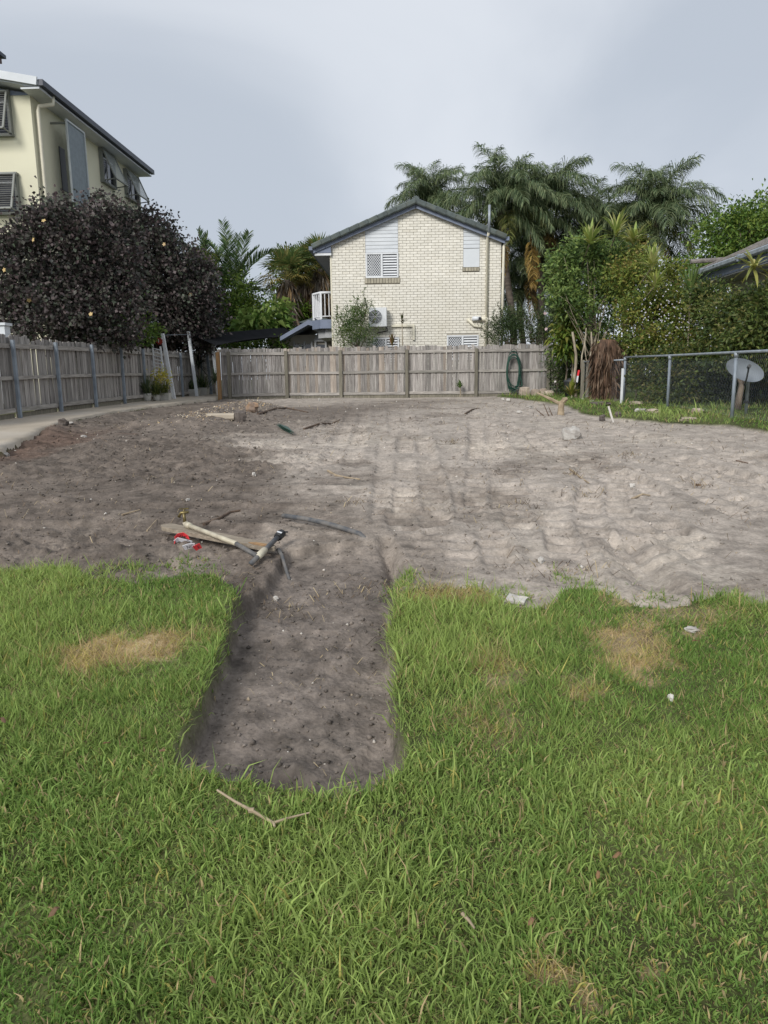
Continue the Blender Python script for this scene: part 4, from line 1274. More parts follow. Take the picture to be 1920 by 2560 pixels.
GREEN_B = [(.05, .10, .022), (.10, .18, .036), (.17, .26, .05), (.25, .32, .065)]
GREEN_D = [(.028, .05, .02), (.05, .085, .032), (.085, .13, .045), (.13, .16, .06)]
GREEN_M = [(.04, .08, .025), (.07, .13, .036), (.12, .19, .05), (.18, .24, .065)]
OLIVE = [(.045, .055, .018), (.085, .095, .026), (.13, .13, .035), (.16, .12, .045)]
tree('shrub', 'small green shrub showing under the purple tree above the side fence', 'shrub', gb(310, 21.5), [E(305, 760, 21.5, 30, 55), E(330, 830, 21.5, 55, 35)], 90, 34, .17, .12, .05, GREEN_B, .05, 31, nl=6)
tree('broadleaf_tree', 'yellow-green bushy tree right behind the second purple tree', 'tree', gb(500, 31), [E(495, 665, 31, 28, 32), E(480, 690, 31, 40, 40)], 130, 36, .22, .15, .05, [(.08, .12, .02), (.16, .2, .035), (.22, .23, .05)], .1, 32, nl=10)
tree('broadleaf_tree', 'bright green leafy tree below the arching palm left of the house', 'tree', gb(590, 32), [E(580, 745, 32, 48, 50), E(610, 790, 32, 60, 50), E(560, 820, 31.5, 55, 40)], 330, 36, .24, .15, .06, GREEN_B, .16, 33, nl=16)
tree('broadleaf_tree', 'tall green tree rising behind the fan palms left of the brick house', 'tree', gb(760, 40), [E(715, 680, 40, 28, 45), E(770, 670, 40, 35, 45), E(805, 660, 40, 30, 45), E(800, 740, 40, 40, 60), E(720, 760, 40, 35, 40)], 300, 34, .32, .2, .09, GREEN_M, .25, 34, nl=14)
tree('leafy_shrub', 'light green large-leaved shrub just above the black shade sail', 'shrub', gb(650, 29.8), [E(630, 810, 29.8, 30, 20), E(670, 815, 29.8, 35, 20), E(705, 825, 29.8, 30, 15), E(690, 770, 30, 16, 20)], 60, 14, .22, .38, .17, [(.1, .2, .04), (.2, .3, .07), (.28, .36, .1)], .05, 35, nl=8, droop=.45)
tree('leafy_shrub', 'low green shrub under the shade sail above the fence', 'shrub', gb(640, 28.6), [E(600, 860, 28.6, 55, 14), E(690, 862, 28.6, 40, 15)], 80, 24, .2, .16, .06, GREEN_B, .04, 36, nl=8)
tree('leafy_shrub', 'round lime-green shrub below the balcony behind the porch roof', 'shrub', gb(745, 33.5), [E(745, 780, 33.5, 22, 22), E(735, 800, 33.5, 25, 16)], 70, 26, .2, .14, .05, [(.12, .22, .03), (.2, .3, .05)], .05, 37, nl=6)

# bushes over the back fence
def twig_bush(label, px, Y, ells, sprigs, seed, pal=GREEN_D, n=150):
    t = tree('bush', label, 'bush', gb(px, Y), ells, n, 34, .13, .085, .022, pal, .05, seed, nl=14, shell=.3, up=.6, mat=M_LEAF)
    rng = np.random.default_rng(seed + 1)
    mb = MB(); P = []; D = []
    for (x0, y0, x1, y1) in sprigs:
        a, b = atY(x0, y0, Y - .1), atY(x1, y1, Y - .1)
        pts = [a.lerp(b, i / 6) + Vector((.05 * math.sin(i * .9 + x0), 0, 0)) for i in range(7)]
        mb.tube(pts, [.012 - .0014 * i for i in range(7)], 4)
        for k in range(60):
            f = rng.uniform(0, 1); q = a.lerp(b, f) + Vector((.05 * math.sin(f * 6 * .9 + x0), 0, 0))
            P.append(q); D.append(unit(rng.normal(size=3) + np.array([0, 0, .8])))
    if P:
        mb.build('stem', M_BARK, t)
        P = np.array(P); D = np.array(D); n_ = len(P)
        sp_ = foliage('sprig', t, (P, D, rng.uniform(.05, .1, n_), rng.uniform(.015, .03, n_), np.array(pal)[rng.integers(0, len(pal), n_)], .1, None), M_LEAF, rng)
        sp_['kind'] = 'stuff'
    return t
twig_bush('dark narrow-leaved bush in front of the air conditioner behind the fence', 890, 24.4, [E(890, 835, 24.4, 52, 36, .5), E(880, 800, 24.4, 35, 35, .4), E(900, 780, 24.4, 22, 30, .3)],
          [(885, 800, 886, 728), (900, 790, 893, 740), (915, 790, 928, 755), (915, 800, 912, 745), (850, 830, 842, 765), (860, 820, 846, 785), (935, 810, 935, 760), (905, 770, 915, 720)], 41, GREEN_M)
twig_bush('dark bush at the right corner of the brick house above the fence', 1270, 24.5, [E(1265, 830, 24.5, 48, 36, .5), E(1285, 800, 24.5, 35, 32, .4)],
          [(1240, 810, 1232, 770), (1250, 800, 1247, 755), (1300, 800, 1310, 770), (1270, 800, 1275, 765)], 42, GREEN_D, 190)
twig_bush('dark flowering bush above the fence left of the leafy garden trees', 1365, 24.6, [E(1365, 830, 24.6, 48, 36, .5), E(1370, 795, 24.6, 40, 32, .4)], [(1345, 800, 1340, 760), (1385, 790, 1395, 755)], 43, GREEN_D, 190)
flowers([o for o in COL.objects if o.name.startswith('bush')][-1], [atY(x, y, 23.9) for x, y in ((1363, 783), (1366, 823), (1389, 838))], .06, (.8, .6, .62), 5)

# ------------------------------------------------------------------ palms
def frond_mesh(name, Lf, e0, bend, nleaf, ll, seed, droop, pal, vshape=0.0, lw=.035):
    """arching feather frond: rachis along +X, up +Z"""
    rng = np.random.default_rng(seed)
    ns = 14; pts = [np.zeros(3)]; a = e0
    for i in range(ns):
        pts.append(pts[-1] + np.array([math.cos(a), 0, math.sin(a)]) * Lf / ns)
        a -= bend / ns * (0.5 + i / ns)
    pts = np.array(pts)
    V = []; F = []; C = []
    pal = np.array(pal)
    # rachis: a thin triangular strip tube
    for i, p in enumerate(pts):
        r = .028 * (1 - .85 * i / ns)
        for k in range(3):
            t = k * 2 * math.pi / 3
            V.append(p + np.array([0, math.cos(t) * r, math.sin(t) * r])); C.append(pal[-1] * .9)
    for i in range(ns):
        for k in range(3):
            b = i * 3; F += [(b + k, b + (k + 1) % 3, b + 3 + (k + 1) % 3), (b + k, b + 3 + (k + 1) % 3, b + 3 + k)]
    for j in range(nleaf):
        f = .16 + .84 * (j + rng.uniform(0, 1)) / nleaf
        x = f * ns; i = min(int(x), ns - 1); p = pts[i] + (pts[i + 1] - pts[i]) * (x - i)
        T = unit(pts[i + 1] - pts[i])
        sgn = 1 if j % 2 else -1
        side = np.array([0, sgn, 0.0]); up = np.cross(T, np.array([0, 1.0, 0])); up = up if up[2] > 0 else -up
        el = vshape + rng.normal(0, .45 if not vshape else .12)
        d = unit(side * math.cos(el) + up * math.sin(el) + T * (.55 + .5 * f))
        l = ll * (math.sin(math.pi * min(.97, .18 + .8 * f)) * .75 + .35) * rng.uniform(.8, 1.15)
        w_ = unit(np.cross(d, np.array([0, 0, 1.0]) + rng.normal(0, .4, 3))) * lw / 2
        q0 = p; q1 = q0 + d * l * .4
        d2 = unit(d + np.array([0, 0, -droop * .7])); q2 = q1 + d2 * l * .32
        d3 = unit(d2 + np.array([0, 0, -droop * 1.3])); q3 = q2 + d3 * l * .28
        o = len(V)
        V += [q0 - w_ * .5, q0 + w_ * .5, q1 - w_, q1 + w_, q2 - w_ * .8, q2 + w_ * .8, q3]
        F += [(o, o + 1, o + 3), (o, o + 3, o + 2), (o + 2, o + 3, o + 5), (o + 2, o + 5, o + 4), (o + 4, o + 5, o + 6)]
        c = pal[rng.integers(0, len(pal))] * rng.uniform(.75, 1.25)
        C += [c] * 7
    return np_mesh(name, np.array(V), F, np.array(C), [M_LEAF])
QP = [(.075, .115, .055), (.115, .165, .08), (.175, .225, .11), (.25, .29, .15)]
QPY = [(.09, .12, .035), (.15, .17, .05), (.2, .2, .07)]
QPD = [(.22, .15, .045), (.30, .21, .07), (.17, .11, .05)]
QF = [frond_mesh('frond', 3.3, R(e), R(b), 210, .85, s, 1.0, QP, lw=.03) for e, b, s in ((86, 95, 1), (78, 118, 2), (66, 130, 3), (52, 130, 4), (36, 118, 5), (18, 102, 6), (-5, 80, 7))]
QFY = [frond_mesh('frond', 3.0, R(e), R(b), 140, .66, s, .85, QPY) for e, b, s in ((15, 105, 12), (-8, 75, 13))]
QFD = [frond_mesh('frond', 3.0, R(-52), R(36), 150, .5, 15, .9, QPD)]
def feather_palm(label, px, py, Y, seed, trunk_px=None, nf=30, sc=1.0, yel=3, dead=1, low=7, rt=.15, name='queen_palm', fr=None):
    rng = random.Random(seed)
    cr = atY(px, py, Y)
    bx = atY(trunk_px if trunk_px else px, 940, Y).x
    base = Vector((bx, Y, gz(bx, Y) - .05))
    t = thing(name, label, 'palm tree', base)
    MB().tube([base.lerp(cr, i / 10) + Vector((.12 * math.sin(i * .5) * (i / 10) * (1 - i / 10) * 4, 0, 0)) for i in range(11)], [rt * 1.25] + [rt] * 8 + [rt * .9, rt * .7], 12).build('trunk', M_PALMT, t, True)
    MB().tube([cr - Vector((0, 0, .55)), cr - Vector((0, 0, .1)), cr + Vector((0, 0, .25))], [rt * .9, rt * 1.6, rt * .7], 10).build('crownshaft', M_PALMT, t, True)
    fr = fr or QF
    az = rng.uniform(0, 6)
    for i in range(nf):
        az += 2.399
        k = min(int((i / nf) ** 1.0 * low), low - 1)
        me = fr[min(k, len(fr) - 1)]
        if i >= nf - yel:
            me = rng.choice(QFY)
        s = sc * rng.uniform(.85, 1.12)
        inst('frond', me, t, cr + Vector((0, 0, .15 - .3 * i / nf)), (rng.uniform(-.12, .12), rng.uniform(-.1, .1), az + rng.uniform(-.25, .25)), (s, s, s))
    for i in range(dead):
        inst('frond', QFD[0], t, cr - Vector((0, 0, .35)), (0, 0, rng.uniform(-2.2, -.9)), (sc, sc, sc))['label'] = 'hanging yellow-brown dying frond'
    return t
feather_palm('palm with feathery crown spreading just above the gable ridge', 1080, 532, 37, 51, nf=34, sc=.82, yel=2, dead=0, low=6)
feather_palm('tall drooping palm with the highest crown, directly right of the gable roof', 1255, 530, 34, 52, trunk_px=1290, nf=44, sc=.9, yel=4, dead=1)
feather_palm('broad drooping palm just right of the tallest palm', 1365, 540, 35.5, 53, trunk_px=1335, nf=44, sc=.92, yel=4, dead=2)
pd_ = inst('frond', frond_mesh('frond', 2.6, R(-58), R(30), 200, .55, 16, .9, [(.34, .23, .06), (.42, .30, .09), (.26, .17, .06)]), COL.objects['queen_palm.002'], atY(1325, 585, 33.6), (0, 0, -1.5)); pd_['label'] = 'golden dying frond hanging straight down'
feather_palm('small palm sunk between the two big palm crowns', 1490, 600, 37, 54, trunk_px=1450, nf=40, sc=.95, yel=2, dead=1)
feather_palm('rightmost drooping palm standing apart above the leafy garden trees', 1640, 562, 35, 55, trunk_px=1600, nf=46, sc=.95, yel=3, dead=1)
feather_palm('low shaded palm tucked behind the right house corner', 1320, 660, 36, 56, trunk_px=1385, nf=26, sc=.9, yel=1, dead=1)
feather_palm('low green palm between the house and garden shrubs', 1560, 640, 38, 57, trunk_px=1560, nf=26, sc=.85, yel=2, dead=1)
feather_palm('dark low palm filling the gap between the two palm trunks', 1400, 690, 37.5, 561, trunk_px=1420, nf=30, sc=.9, yel=1, dead=2)
feather_palm('dark young palm right behind the house downpipe', 1300, 740, 38, 562, trunk_px=1310, nf=26, sc=.8, yel=0, dead=2)
CPAL = [(.05, .10, .035), (.08, .14, .05), (.13, .19, .075), (.18, .23, .10)]
CF = [frond_mesh('frond', 2.7, R(e), R(b), 90, .62, s, .12, CPAL, vshape=.45, lw=.05) for e, b, s in ((88, 20, 31), (74, 40, 32), (62, 60, 33), (45, 75, 34), (25, 80, 35))]
feather_palm('upright stiff-fronded palm beside the purple tree', 585, 740, 33, 58, nf=15, sc=1.0, yel=0, dead=0, low=5, rt=.13, name='feather_palm', fr=CF)
feather_palm('thin spiky palm poking out behind the purple tree', 520, 735, 34, 59, nf=8, sc=.9, yel=0, dead=0, low=3, rt=.11, name='feather_palm', fr=CF)

# fan palms with skirts of dead leaves
def fan_mesh(seed, pal, Lp=.7, r=.75):
    rng = np.random.default_rng(seed); V = []; F = []; C = []
    pal = np.array(pal)
    V += [(0, -.012, 0), (0, .012, 0), (Lp, .01, .12), (Lp, -.01, .12)]; F += [(0, 1, 2), (0, 2, 3)]; C += [pal[-1]] * 4
    n = 26
    for k in range(n):
        a = -2.0 + 4.0 * k / (n - 1)
        d = np.array([math.cos(a), math.sin(a), .1 + rng.normal(0, .05)]); s = np.array([-math.sin(a), math.cos(a), 0]) * .032
        b = np.array([Lp, 0, .12]); l = r * (1 - .12 * abs(a) / 2) * rng.uniform(.9, 1.08)
        o = len(V)
        m = b + d * l * .6; tp = b + d * l + np.array([0, 0, -.22 * l * rng.uniform(.6, 1.4)])
        V += [b, m - s, m + s, tp]; F += [(o, o + 1, o + 2), (o + 1, o + 3, o + 2)]
        C += [pal[rng.integers(0, len(pal))] * rng.uniform(.8, 1.2)] * 4
    return np_mesh('fan_leaf', np.array(V, float), F, np.array(C), [M_LEAF])
FPAL = [(.09, .14, .045), (.15, .20, .06), (.24, .23, .08)]
FAN = [fan_mesh(i, FPAL) for i in range(3)]
FANY = [fan_mesh(9, [(.28, .22, .06), (.22, .19, .06)])]
def fan_palm(label, px, py, Y, skirt, seed):
    rng = random.Random(seed); nr = np.random.default_rng(seed)
    cr = atY(px, py, Y); base = Vector((cr.x, Y, gz(cr.x, Y) - .05))
    t = thing('fan_palm', label, 'palm tree', base)
    MB().tube([base.lerp(cr, i / 6) for i in range(7)], [.2] + [.16] * 5 + [.12], 10).build('trunk', M_PALMT, t, True)
    az = 0
    for i in range(22):
        az += 2.399
        el = 75 - 110 * i / 22
        inst('fan_leaf', rng.choice(FAN) if i < 16 else FANY[0], t, cr + Vector((0, 0, .1)), (0, -R(el), az), (1.05,) * 3)
    n = 420
    f = nr.uniform(0, 1, n); a = nr.uniform(0, 2 * np.pi, n)
    P = np.stack([cr.x + .2 * np.cos(a), cr.y + .2 * np.sin(a), cr.z - f * skirt * .75], -1)
    D = unit(np.stack([np.cos(a) * .35, np.sin(a) * .35, -np.ones(n)], -1) + nr.normal(0, .12, (n, 3)))
    pal = np.array([(.30, .25, .19), (.38, .33, .27), (.2, .155, .12), (.42, .29, .16)])
    foliage('dead_leaf_skirt', t, (P, D, nr.uniform(.5, 1.0, n), nr.uniform(.04, .1, n), pal[nr.integers(0, 4, n)] * nr.uniform(.7, 1.2, (n, 1)), .1, None), M_LEAF, nr)
    return t
fan_palm('fan palm with long grey skirt of dead leaves, nearest the shade sail', 718, 700, 33, 2.6, 61)
fan_palm('fan palm with orange tinged leaves in the middle of its row', 765, 690, 34.5, 2.2, 62)
fan_palm('fan palm just left of the brick house under the eave', 800, 672, 34, 2.6, 63)

# ------------------------------------------------------------------ garden on the right
tree('garden_tree', 'glossy green small tree with slender pale trunks by the back fence corner', 'tree', gb(1495, 21.0),
     [E(1415, 665, 21.2, 42, 38, .7), E(1460, 625, 21.2, 48, 32, .7), E(1400, 735, 21, 30, 36, .6), E(1440, 760, 21, 36, 40, .6), E(1510, 700, 21.4, 48, 50, .8), E(1475, 830, 21.4, 32, 26, .5), E(1550, 650, 21.5, 48, 36, .7), E(1520, 780, 21.5, 36, 40, .6), E(1580, 690, 21.6, 36, 34, .6)],
     330, 36, .16, .13, .055, [(.06, .11, .035), (.11, .18, .05), (.18, .26, .07), (.26, .34, .10)], .05, 71, bark=M_BARKP, nl=24, shell=.35)
gt = COL.objects['garden_tree']
for k, (x0, y0, x1, y1, r_) in enumerate(((1450, 995, 1462, 835, .03), (1478, 998, 1476, 830, .032), (1482, 998, 1500, 850, .025), (1440, 990, 1435, 830, .05), (1486, 990, 1510, 880, .02), (1470, 900, 1465, 820, .02))):
    a, b = atY(x0, y0, 20.3), atY(x1, y1, 20.6)
    a.z = gz(a.x, a.y) - .03
    MB().tube([a.lerp(b, i / 6) + Vector((.04 * math.sin(i * 1.3 + k), 0, 0)) for i in range(7)], [r_ * (1 - .06 * i) for i in range(7)], 7).build('stem', M_BARKP, gt, True)
tree('leafy_shrub', 'lime green broad-leaved climber at the fence corner', 'shrub', gb(1415, 21.8), [E(1418, 850, 21.8, 24, 45, .35), E(1425, 780, 21.8, 18, 45, .3), E(1430, 730, 21.4, 10, 30, .2)], 75, 20, .13, .2, .09, [(.09, .16, .03), (.17, .24, .045), (.27, .27, .06)], .03, 72, nl=8, droop=.5)
tree('leafy_shrub', 'dark green shrub filling the corner behind the timber corner posts', 'shrub', gb(1470, 23.2), [E(1450, 900, 23.2, 45, 50, .5), E(1500, 900, 23.4, 50, 55, .5), E(1545, 900, 22.8, 45, 60, .5), E(1440, 960, 23, 40, 35, .4)], 300, 36, .17, .12, .055, GREEN_D, .05, 78, nl=10, shell=.3)
fl = tree('flowering_hedge', 'rounded hedge covered in small white flowers behind the chain-link fence', 'hedge', gb(1650, 18.7),
     [E(1590, 780, 19.0, 45, 45, .7), E(1640, 745, 18.9, 50, 40, .7), E(1690, 775, 18.7, 58, 46, .8), E(1740, 745, 18.9, 36, 30, .6), E(1650, 690, 19.5, 55, 36, .7), E(1735, 810, 18.5, 44, 50, .7), E(1585, 860, 18.7, 45, 35, .7), E(1660, 840, 18.4, 60, 40, .8), E(1720, 880, 18.2, 50, 34, .7), E(1560, 700, 20.2, 40, 40, .7), E(1600, 650, 20.3, 40, 28, .6)],
     620, 42, .15, .09, .045, [(.065, .11, .026), (.125, .175, .036), (.20, .25, .05), (.28, .30, .06), (.24, .19, .065)], .07, 73, nl=30, shell=.35)
rngf = np.random.default_rng(9)
fp = []
while len(fp) < 190:
    x, y = rngf.normal(1690, 70), rngf.normal(795, 45)
    if 1560 < x < 1790 and 700 < y < 890:
        fp.append(atY(x, y, 17.6 + rngf.uniform(-.1, .35) + ((x - 1680) / 130) ** 2 * .4))
flowers(fl, fp, .018, (.78, .76, .86), 6)
tree('garden_hedge', 'dark overgrown hedge in front of the right-hand house', 'hedge', gb(1850, 14.6),
     [E(1820, 790, 15.8, 48, 40, .7), E(1880, 830, 14.9, 60, 50, .7), E(1800, 860, 15.8, 50, 42, .7), E(1890, 760, 15.4, 44, 36, .7), E(1960, 800, 14.6, 60, 90, .8), E(1770, 740, 17.2, 40, 24, .6), E(1850, 890, 15.2, 60, 36, .7), E(1920, 880, 14.8, 60, 40, .7)],
     720, 40, .15, .09, .045, [(.04, .065, .02), (.075, .115, .03), (.125, .165, .04), (.18, .17, .055)], .07, 74, nl=26, shell=.35)
tree('garden_hedge', 'low olive undergrowth behind the chain-link mesh', 'hedge', gb(1700, 17.3),
     [E(1640, 930, 17.5, 60, 55, .6), E(1730, 930, 16.9, 80, 60, .7), E(1680, 985, 16.7, 55, 35, .5), E(1840, 940, 16.6, 80, 60, .6), E(1930, 950, 16.3, 60, 60, .6)],
     620, 42, .14, .09, .04, [(.035, .06, .018), (.07, .105, .028), (.12, .155, .038), (.17, .15, .05)], .05, 75, nl=12, shell=.45)
tree('broadleaf_tree', 'dense bright green tree rising behind the right-hand roof', 'tree', gb(1880, 29),
     [E(1830, 590, 29, 70, 55, 1.2), E(1900, 560, 29, 70, 60, 1.3), E(1790, 660, 29, 60, 50, 1.1), E(1880, 660, 29.5, 100, 70, 1.4), E(1980, 600, 29, 90, 90, 1.5), E(1730, 690, 28.5, 40, 35, .8)],
     620, 38, .27, .17, .075, GREEN_B, .25, 76, nl=22, shell=.55)
# strap-leaved plants
def rosette(label, px, py, Y, n, L_, wd, pal, seed, stem_to=None, el=(10, 80), droop=.9, name='strap_leaf_plant', cat='plant', group=None, root=None):
    rng = np.random.default_rng(seed)
    c = atY(px, py, Y)
    zb = gz(c.x, Y) - .02 if stem_to is None else stem_to
    base = Vector((c.x, root if root else Y, zb))
    t = thing(name, label, cat, base, group)
    V = []; F = []; C = []; pal = np.array(pal)
    for k in range(n):
        a = rng.uniform(0, 2 * np.pi); e = R(rng.uniform(*el)); l = L_ * rng.uniform(.7, 1.15)
        d = np.array([math.cos(a) * math.cos(e), math.sin(a) * math.cos(e), math.sin(e)]); s = np.array([-math.sin(a), math.cos(a), 0]) * wd / 2
        q = np.array(c) - np.array(base) + np.array([0, 0, rng.uniform(-.06, .06)]); col = pal[rng.integers(0, len(pal))] * rng.uniform(.8, 1.2)
        o = len(V); ws = (.5, 1, .95, .7, 0)
        for i in range(5):
            V += [q - s * ws[i], q + s * ws[i]]; C += [col, col]
            q = q + d * l / 4; d = unit(d + np.array([0, 0, -droop * .25 * (i + 1) * .5]))
        F += [(o + 2 * i, o + 2 * i + 1, o + 2 * i + 3, o + 2 * i + 2) for i in range(4)]
    link(bpy.data.objects.new('leaves', np_mesh('leaves', np.array(V), F, np.array(C), [M_LEAF])), t)
    if c.z - zb > .12:
        MB().tube([base, Vector((c.x + .02, base.y, base.z + (c.z - base.z) * .8)) if root else base.lerp(c, .5) + Vector((.02, 0, 0)), c], [.022, .018, .015], 6).build('stem', M_BARKP, t)
    return t
YG = [(.38, .42, .11), (.28, .36, .10), (.52, .52, .22)]
rosette('yellow striped dracaena head, leftmost above the garden tree', 1475, 606, 20.4, 44, .62, .075, YG, 81, root=22.0)
rosette('tallest yellow-green dracaena head above the garden tree', 1540, 585, 20.5, 46, .66, .075, YG, 82, root=22.1)
rosette('yellow-green dracaena head right of the tallest one', 1585, 606, 20.4, 44, .62, .075, YG, 83, root=22.0)
rosette('pale dracaena head hanging above the flowering hedge', 1630, 668, 18.3, 40, .58, .07, YG, 84, root=20.3)
rosette('small yellow-green dracaena head behind the flowering hedge top', 1638, 715, 17.9, 32, .48, .06, YG, 85, root=19.9)
rosette('upright green spiky plant under the right-hand gutter end', 1726, 730, 17.8, 34, .7, .045, [(.09, .15, .04), (.14, .2, .06)], 86, el=(45, 88), droop=.3)
rosette('yellow-green bromeliad on the ground at the fence corner', 1428, 985, 20.2, 34, .45, .05, [(.24, .27, .05), (.15, .2, .04), (.3, .24, .07)], 87, el=(25, 80), droop=.6)
rosette('tall strap-leaved lily beside the pale metal stake', 1590, 960, 18.6, 44, .75, .045, [(.07, .12, .03), (.12, .16, .04), (.2, .17, .06), (.045, .08, .025)], 88, el=(35, 88), droop=.8)
rosette('dark strap-leaved clump behind the chain-link corner', 1614, 985, 17.8, 40, .55, .045, [(.05, .09, .025), (.12, .14, .04), (.2, .15, .06)], 89, el=(25, 80), droop=.8)
rosette('hanging fern-like leaves over the fibrous stump', 1555, 880, 19.0, 46, .55, .06, [(.05, .10, .025), (.09, .15, .035)], 90, el=(-20, 50), droop=1.2)
rosette('small spiky brown-tipped cordyline against the brick wall', 1005, 805, 24.7, 26, .32, .035, [(.10, .10, .04), (.16, .10, .05), (.07, .09, .035)], 91, el=(-5, 85), droop=.4)
rosette('reddish spiky plant below the air conditioner just above the fence', 980, 862, 24.2, 22, .38, .04, [(.13, .11, .04), (.19, .11, .05)], 92, el=(35, 88), droop=.3)
# fibrous palm stump
st = atY(1513, 985, 18.6); stz = gz(st.x, 18.6) - .05; sth = atY(1513, 850, 18.6).z
t = thing('palm_stump', 'brown fibrous palm trunk behind the chain-link fence corner', 'stump', (st.x, 18.6, stz))
MB().tube([(st.x + .03 * math.sin(i), 18.6, stz + (sth - stz) * i / 8) for i in range(9)], [.36, .33, .31, .32, .30, .31, .29, .27, .2], 14).build('trunk', M_FIBRE, t)
rg = np.random.default_rng(4); n = 500
a = rg.uniform(0, 2 * np.pi, n); zz = rg.uniform(stz + .2, sth, n)
foliage('fibre', t, (np.stack([st.x + .3 * np.cos(a), 18.6 + .3 * np.sin(a), zz], -1), unit(np.stack([np.cos(a) * .25, np.sin(a) * .25, -np.ones(n)], -1) + rg.normal(0, .25, (n, 3))), rg.uniform(.2, .5, n), rg.uniform(.015, .04, n),
        np.array([(.16, .10, .065), (.10, .065, .045), (.22, .15, .1)])[rg.integers(0, 3, n)], .1, None), M_LEAF, rg)

# ------------------------------------------------------------------ right-hand house corner
RX = 7.5
r0 = atX(1730, 690, RX); ry1 = r0.y; rzz = r0.z
ry0 = 9.0
rh = thing('bungalow', 'low house with weathered shingle roof and pale gutter at the right edge', 'house', (RX + 3, 15, .8))
fixn(MB().box((RX + 3.4, (ry0 + ry1) / 2 - .3, (rzz - .25 + .7) / 2), (5.4, ry1 - ry0 - 1.0, rzz - .25 - .7)).build('wall', M_PALEW, rh))
rp = .42
courses = 9
cw = .36
for i in range(courses):
    a = (RX - .04 + i * cw, rzz + .06 + i * cw * rp)
    n = int((ry1 - ry0) / .3)
    if i < 6:
        me = MB().prism([(0, 0, 0), (0, .29, 0), (cw + .05, .29, (cw + .05) * rp), (cw + .05, 0, (cw + .05) * rp)], (0, 0, .035)).mesh('shingle', M_SHING)
        for k in range(n):
            if ry0 + k * .3 > 12.0 and i < 4:
                inst('shingle', me, rh, (a[0], ry0 + k * .3 + (.15 if i % 2 else 0) + .3, a[1] + random.uniform(0, .012)))
fixn(MB().prism([(RX, ry0, rzz + .03), (RX + 4, ry0, rzz + .03 + 4 * rp), (RX + 4, ry0, rzz - .05 + 4 * rp), (RX, ry0, rzz - .05)], (0, ry1 - ry0 + .1, 0)).build('roof', M_SHING, rh))
MB().tube([(RX - .02, ry1 + .12, rzz + .38), (RX + .9, ry1 + .1, rzz + .42), (RX + 4, ry1 + .1, rzz + 4 * rp + .14)], .06, 8).build('verge_cap', M_SHING, rh)
house_r = rh
MB().bevbox((RX - .09, (ry0 + ry1) / 2 + .06, rzz - .01), (.13, ry1 - ry0 + .12, .13), .03).build('gutter', M_GALV, rh)
for k in range(3):
    MB().box((RX - .09, ry1 - .9 - k * 2.1, rzz - .01), (.145, .05, .15)).build('gutter_joint', M_GALVD, rh)
MB().box((RX + .03, (ry0 + ry1) / 2, rzz - .16), (.04, ry1 - ry0, .17)).build('fascia', M_FASCIA, rh)
MB().box((RX + .36, (ry0 + ry1) / 2, rzz - .26), (.66, ry1 - ry0 - .05, .03)).build('soffit', M_SOFFIT, rh)
MB().beam((RX + .62, ry1 - .7, rzz - .45), (RX - .2, ry1 - .15, rzz - .95), .07, .2).build('brace_beam', M_CREAMP, rh)
p = atX(1912, 812, RX + .62)
MB().box((RX + .66, p.y, p.z), (.05, .7, .9)).build('window', M_WHITE, rh)
rosette('yellow-green bromeliad growing on the right-hand gutter', 1885, 668, 14.5, 30, .55, .06, [(.34, .34, .09), (.25, .28, .08), (.40, .36, .13)], 93, stem_to=atY(1885, 668, 14.5).z - .1, el=(-40, 60), droop=1.1)

# ------------------------------------------------------------------ chain-link fence
cl_posts = [(1558, 1006, 15.6), (1668, 1019, 14.3), (1829, 1047, 12.4)]
CLX = []
for (x, y, _) in cl_posts:
    p = gpt(x, y); CLX.append((p.x, p.y))
# straight line through the visible posts
ax_, ay_ = CLX[0]; bx_, by_ = CLX[2]
dr_ = Vector((bx_ - ax_, by_ - ay_, 0)).normalized()
end = Vector((bx_, by_, 0)) + dr_ * 3.0
posts = [Vector((ax_, ay_, 0)), Vector((CLX[1][0], CLX[1][1], 0)), Vector((bx_, by_, 0)), end]
topz = [atY(1565, 893, ay_).z, atY(1672, 889, CLX[1][1]).z, atY(1838, 881, by_).z]
topz.append(topz[2] + (topz[2] - topz[1]) * .9)
cf = thing('chain_link_fence', 'galvanised chain-link fence with pipe top rail along the right grass strip', 'fence', (ax_, ay_, gz(ax_, ay_)))
for p, z in zip(posts, topz):
    zb = gz(p.x, p.y) - .1
    MB().tube([(p.x, p.y, zb), (p.x, p.y, z - .02)], .03, 12).build('post', M_GALVD, cf, True)
    MB().tube([(p.x, p.y, z - .08), (p.x, p.y, z + .0)], .04, 12).build('post_cap', M_GALV, cf, True)
MB().tube([Vector((p.x, p.y, z)) for p, z in zip(posts, topz)], .024, 10).build('top_rail', M_GALV, cf, True)
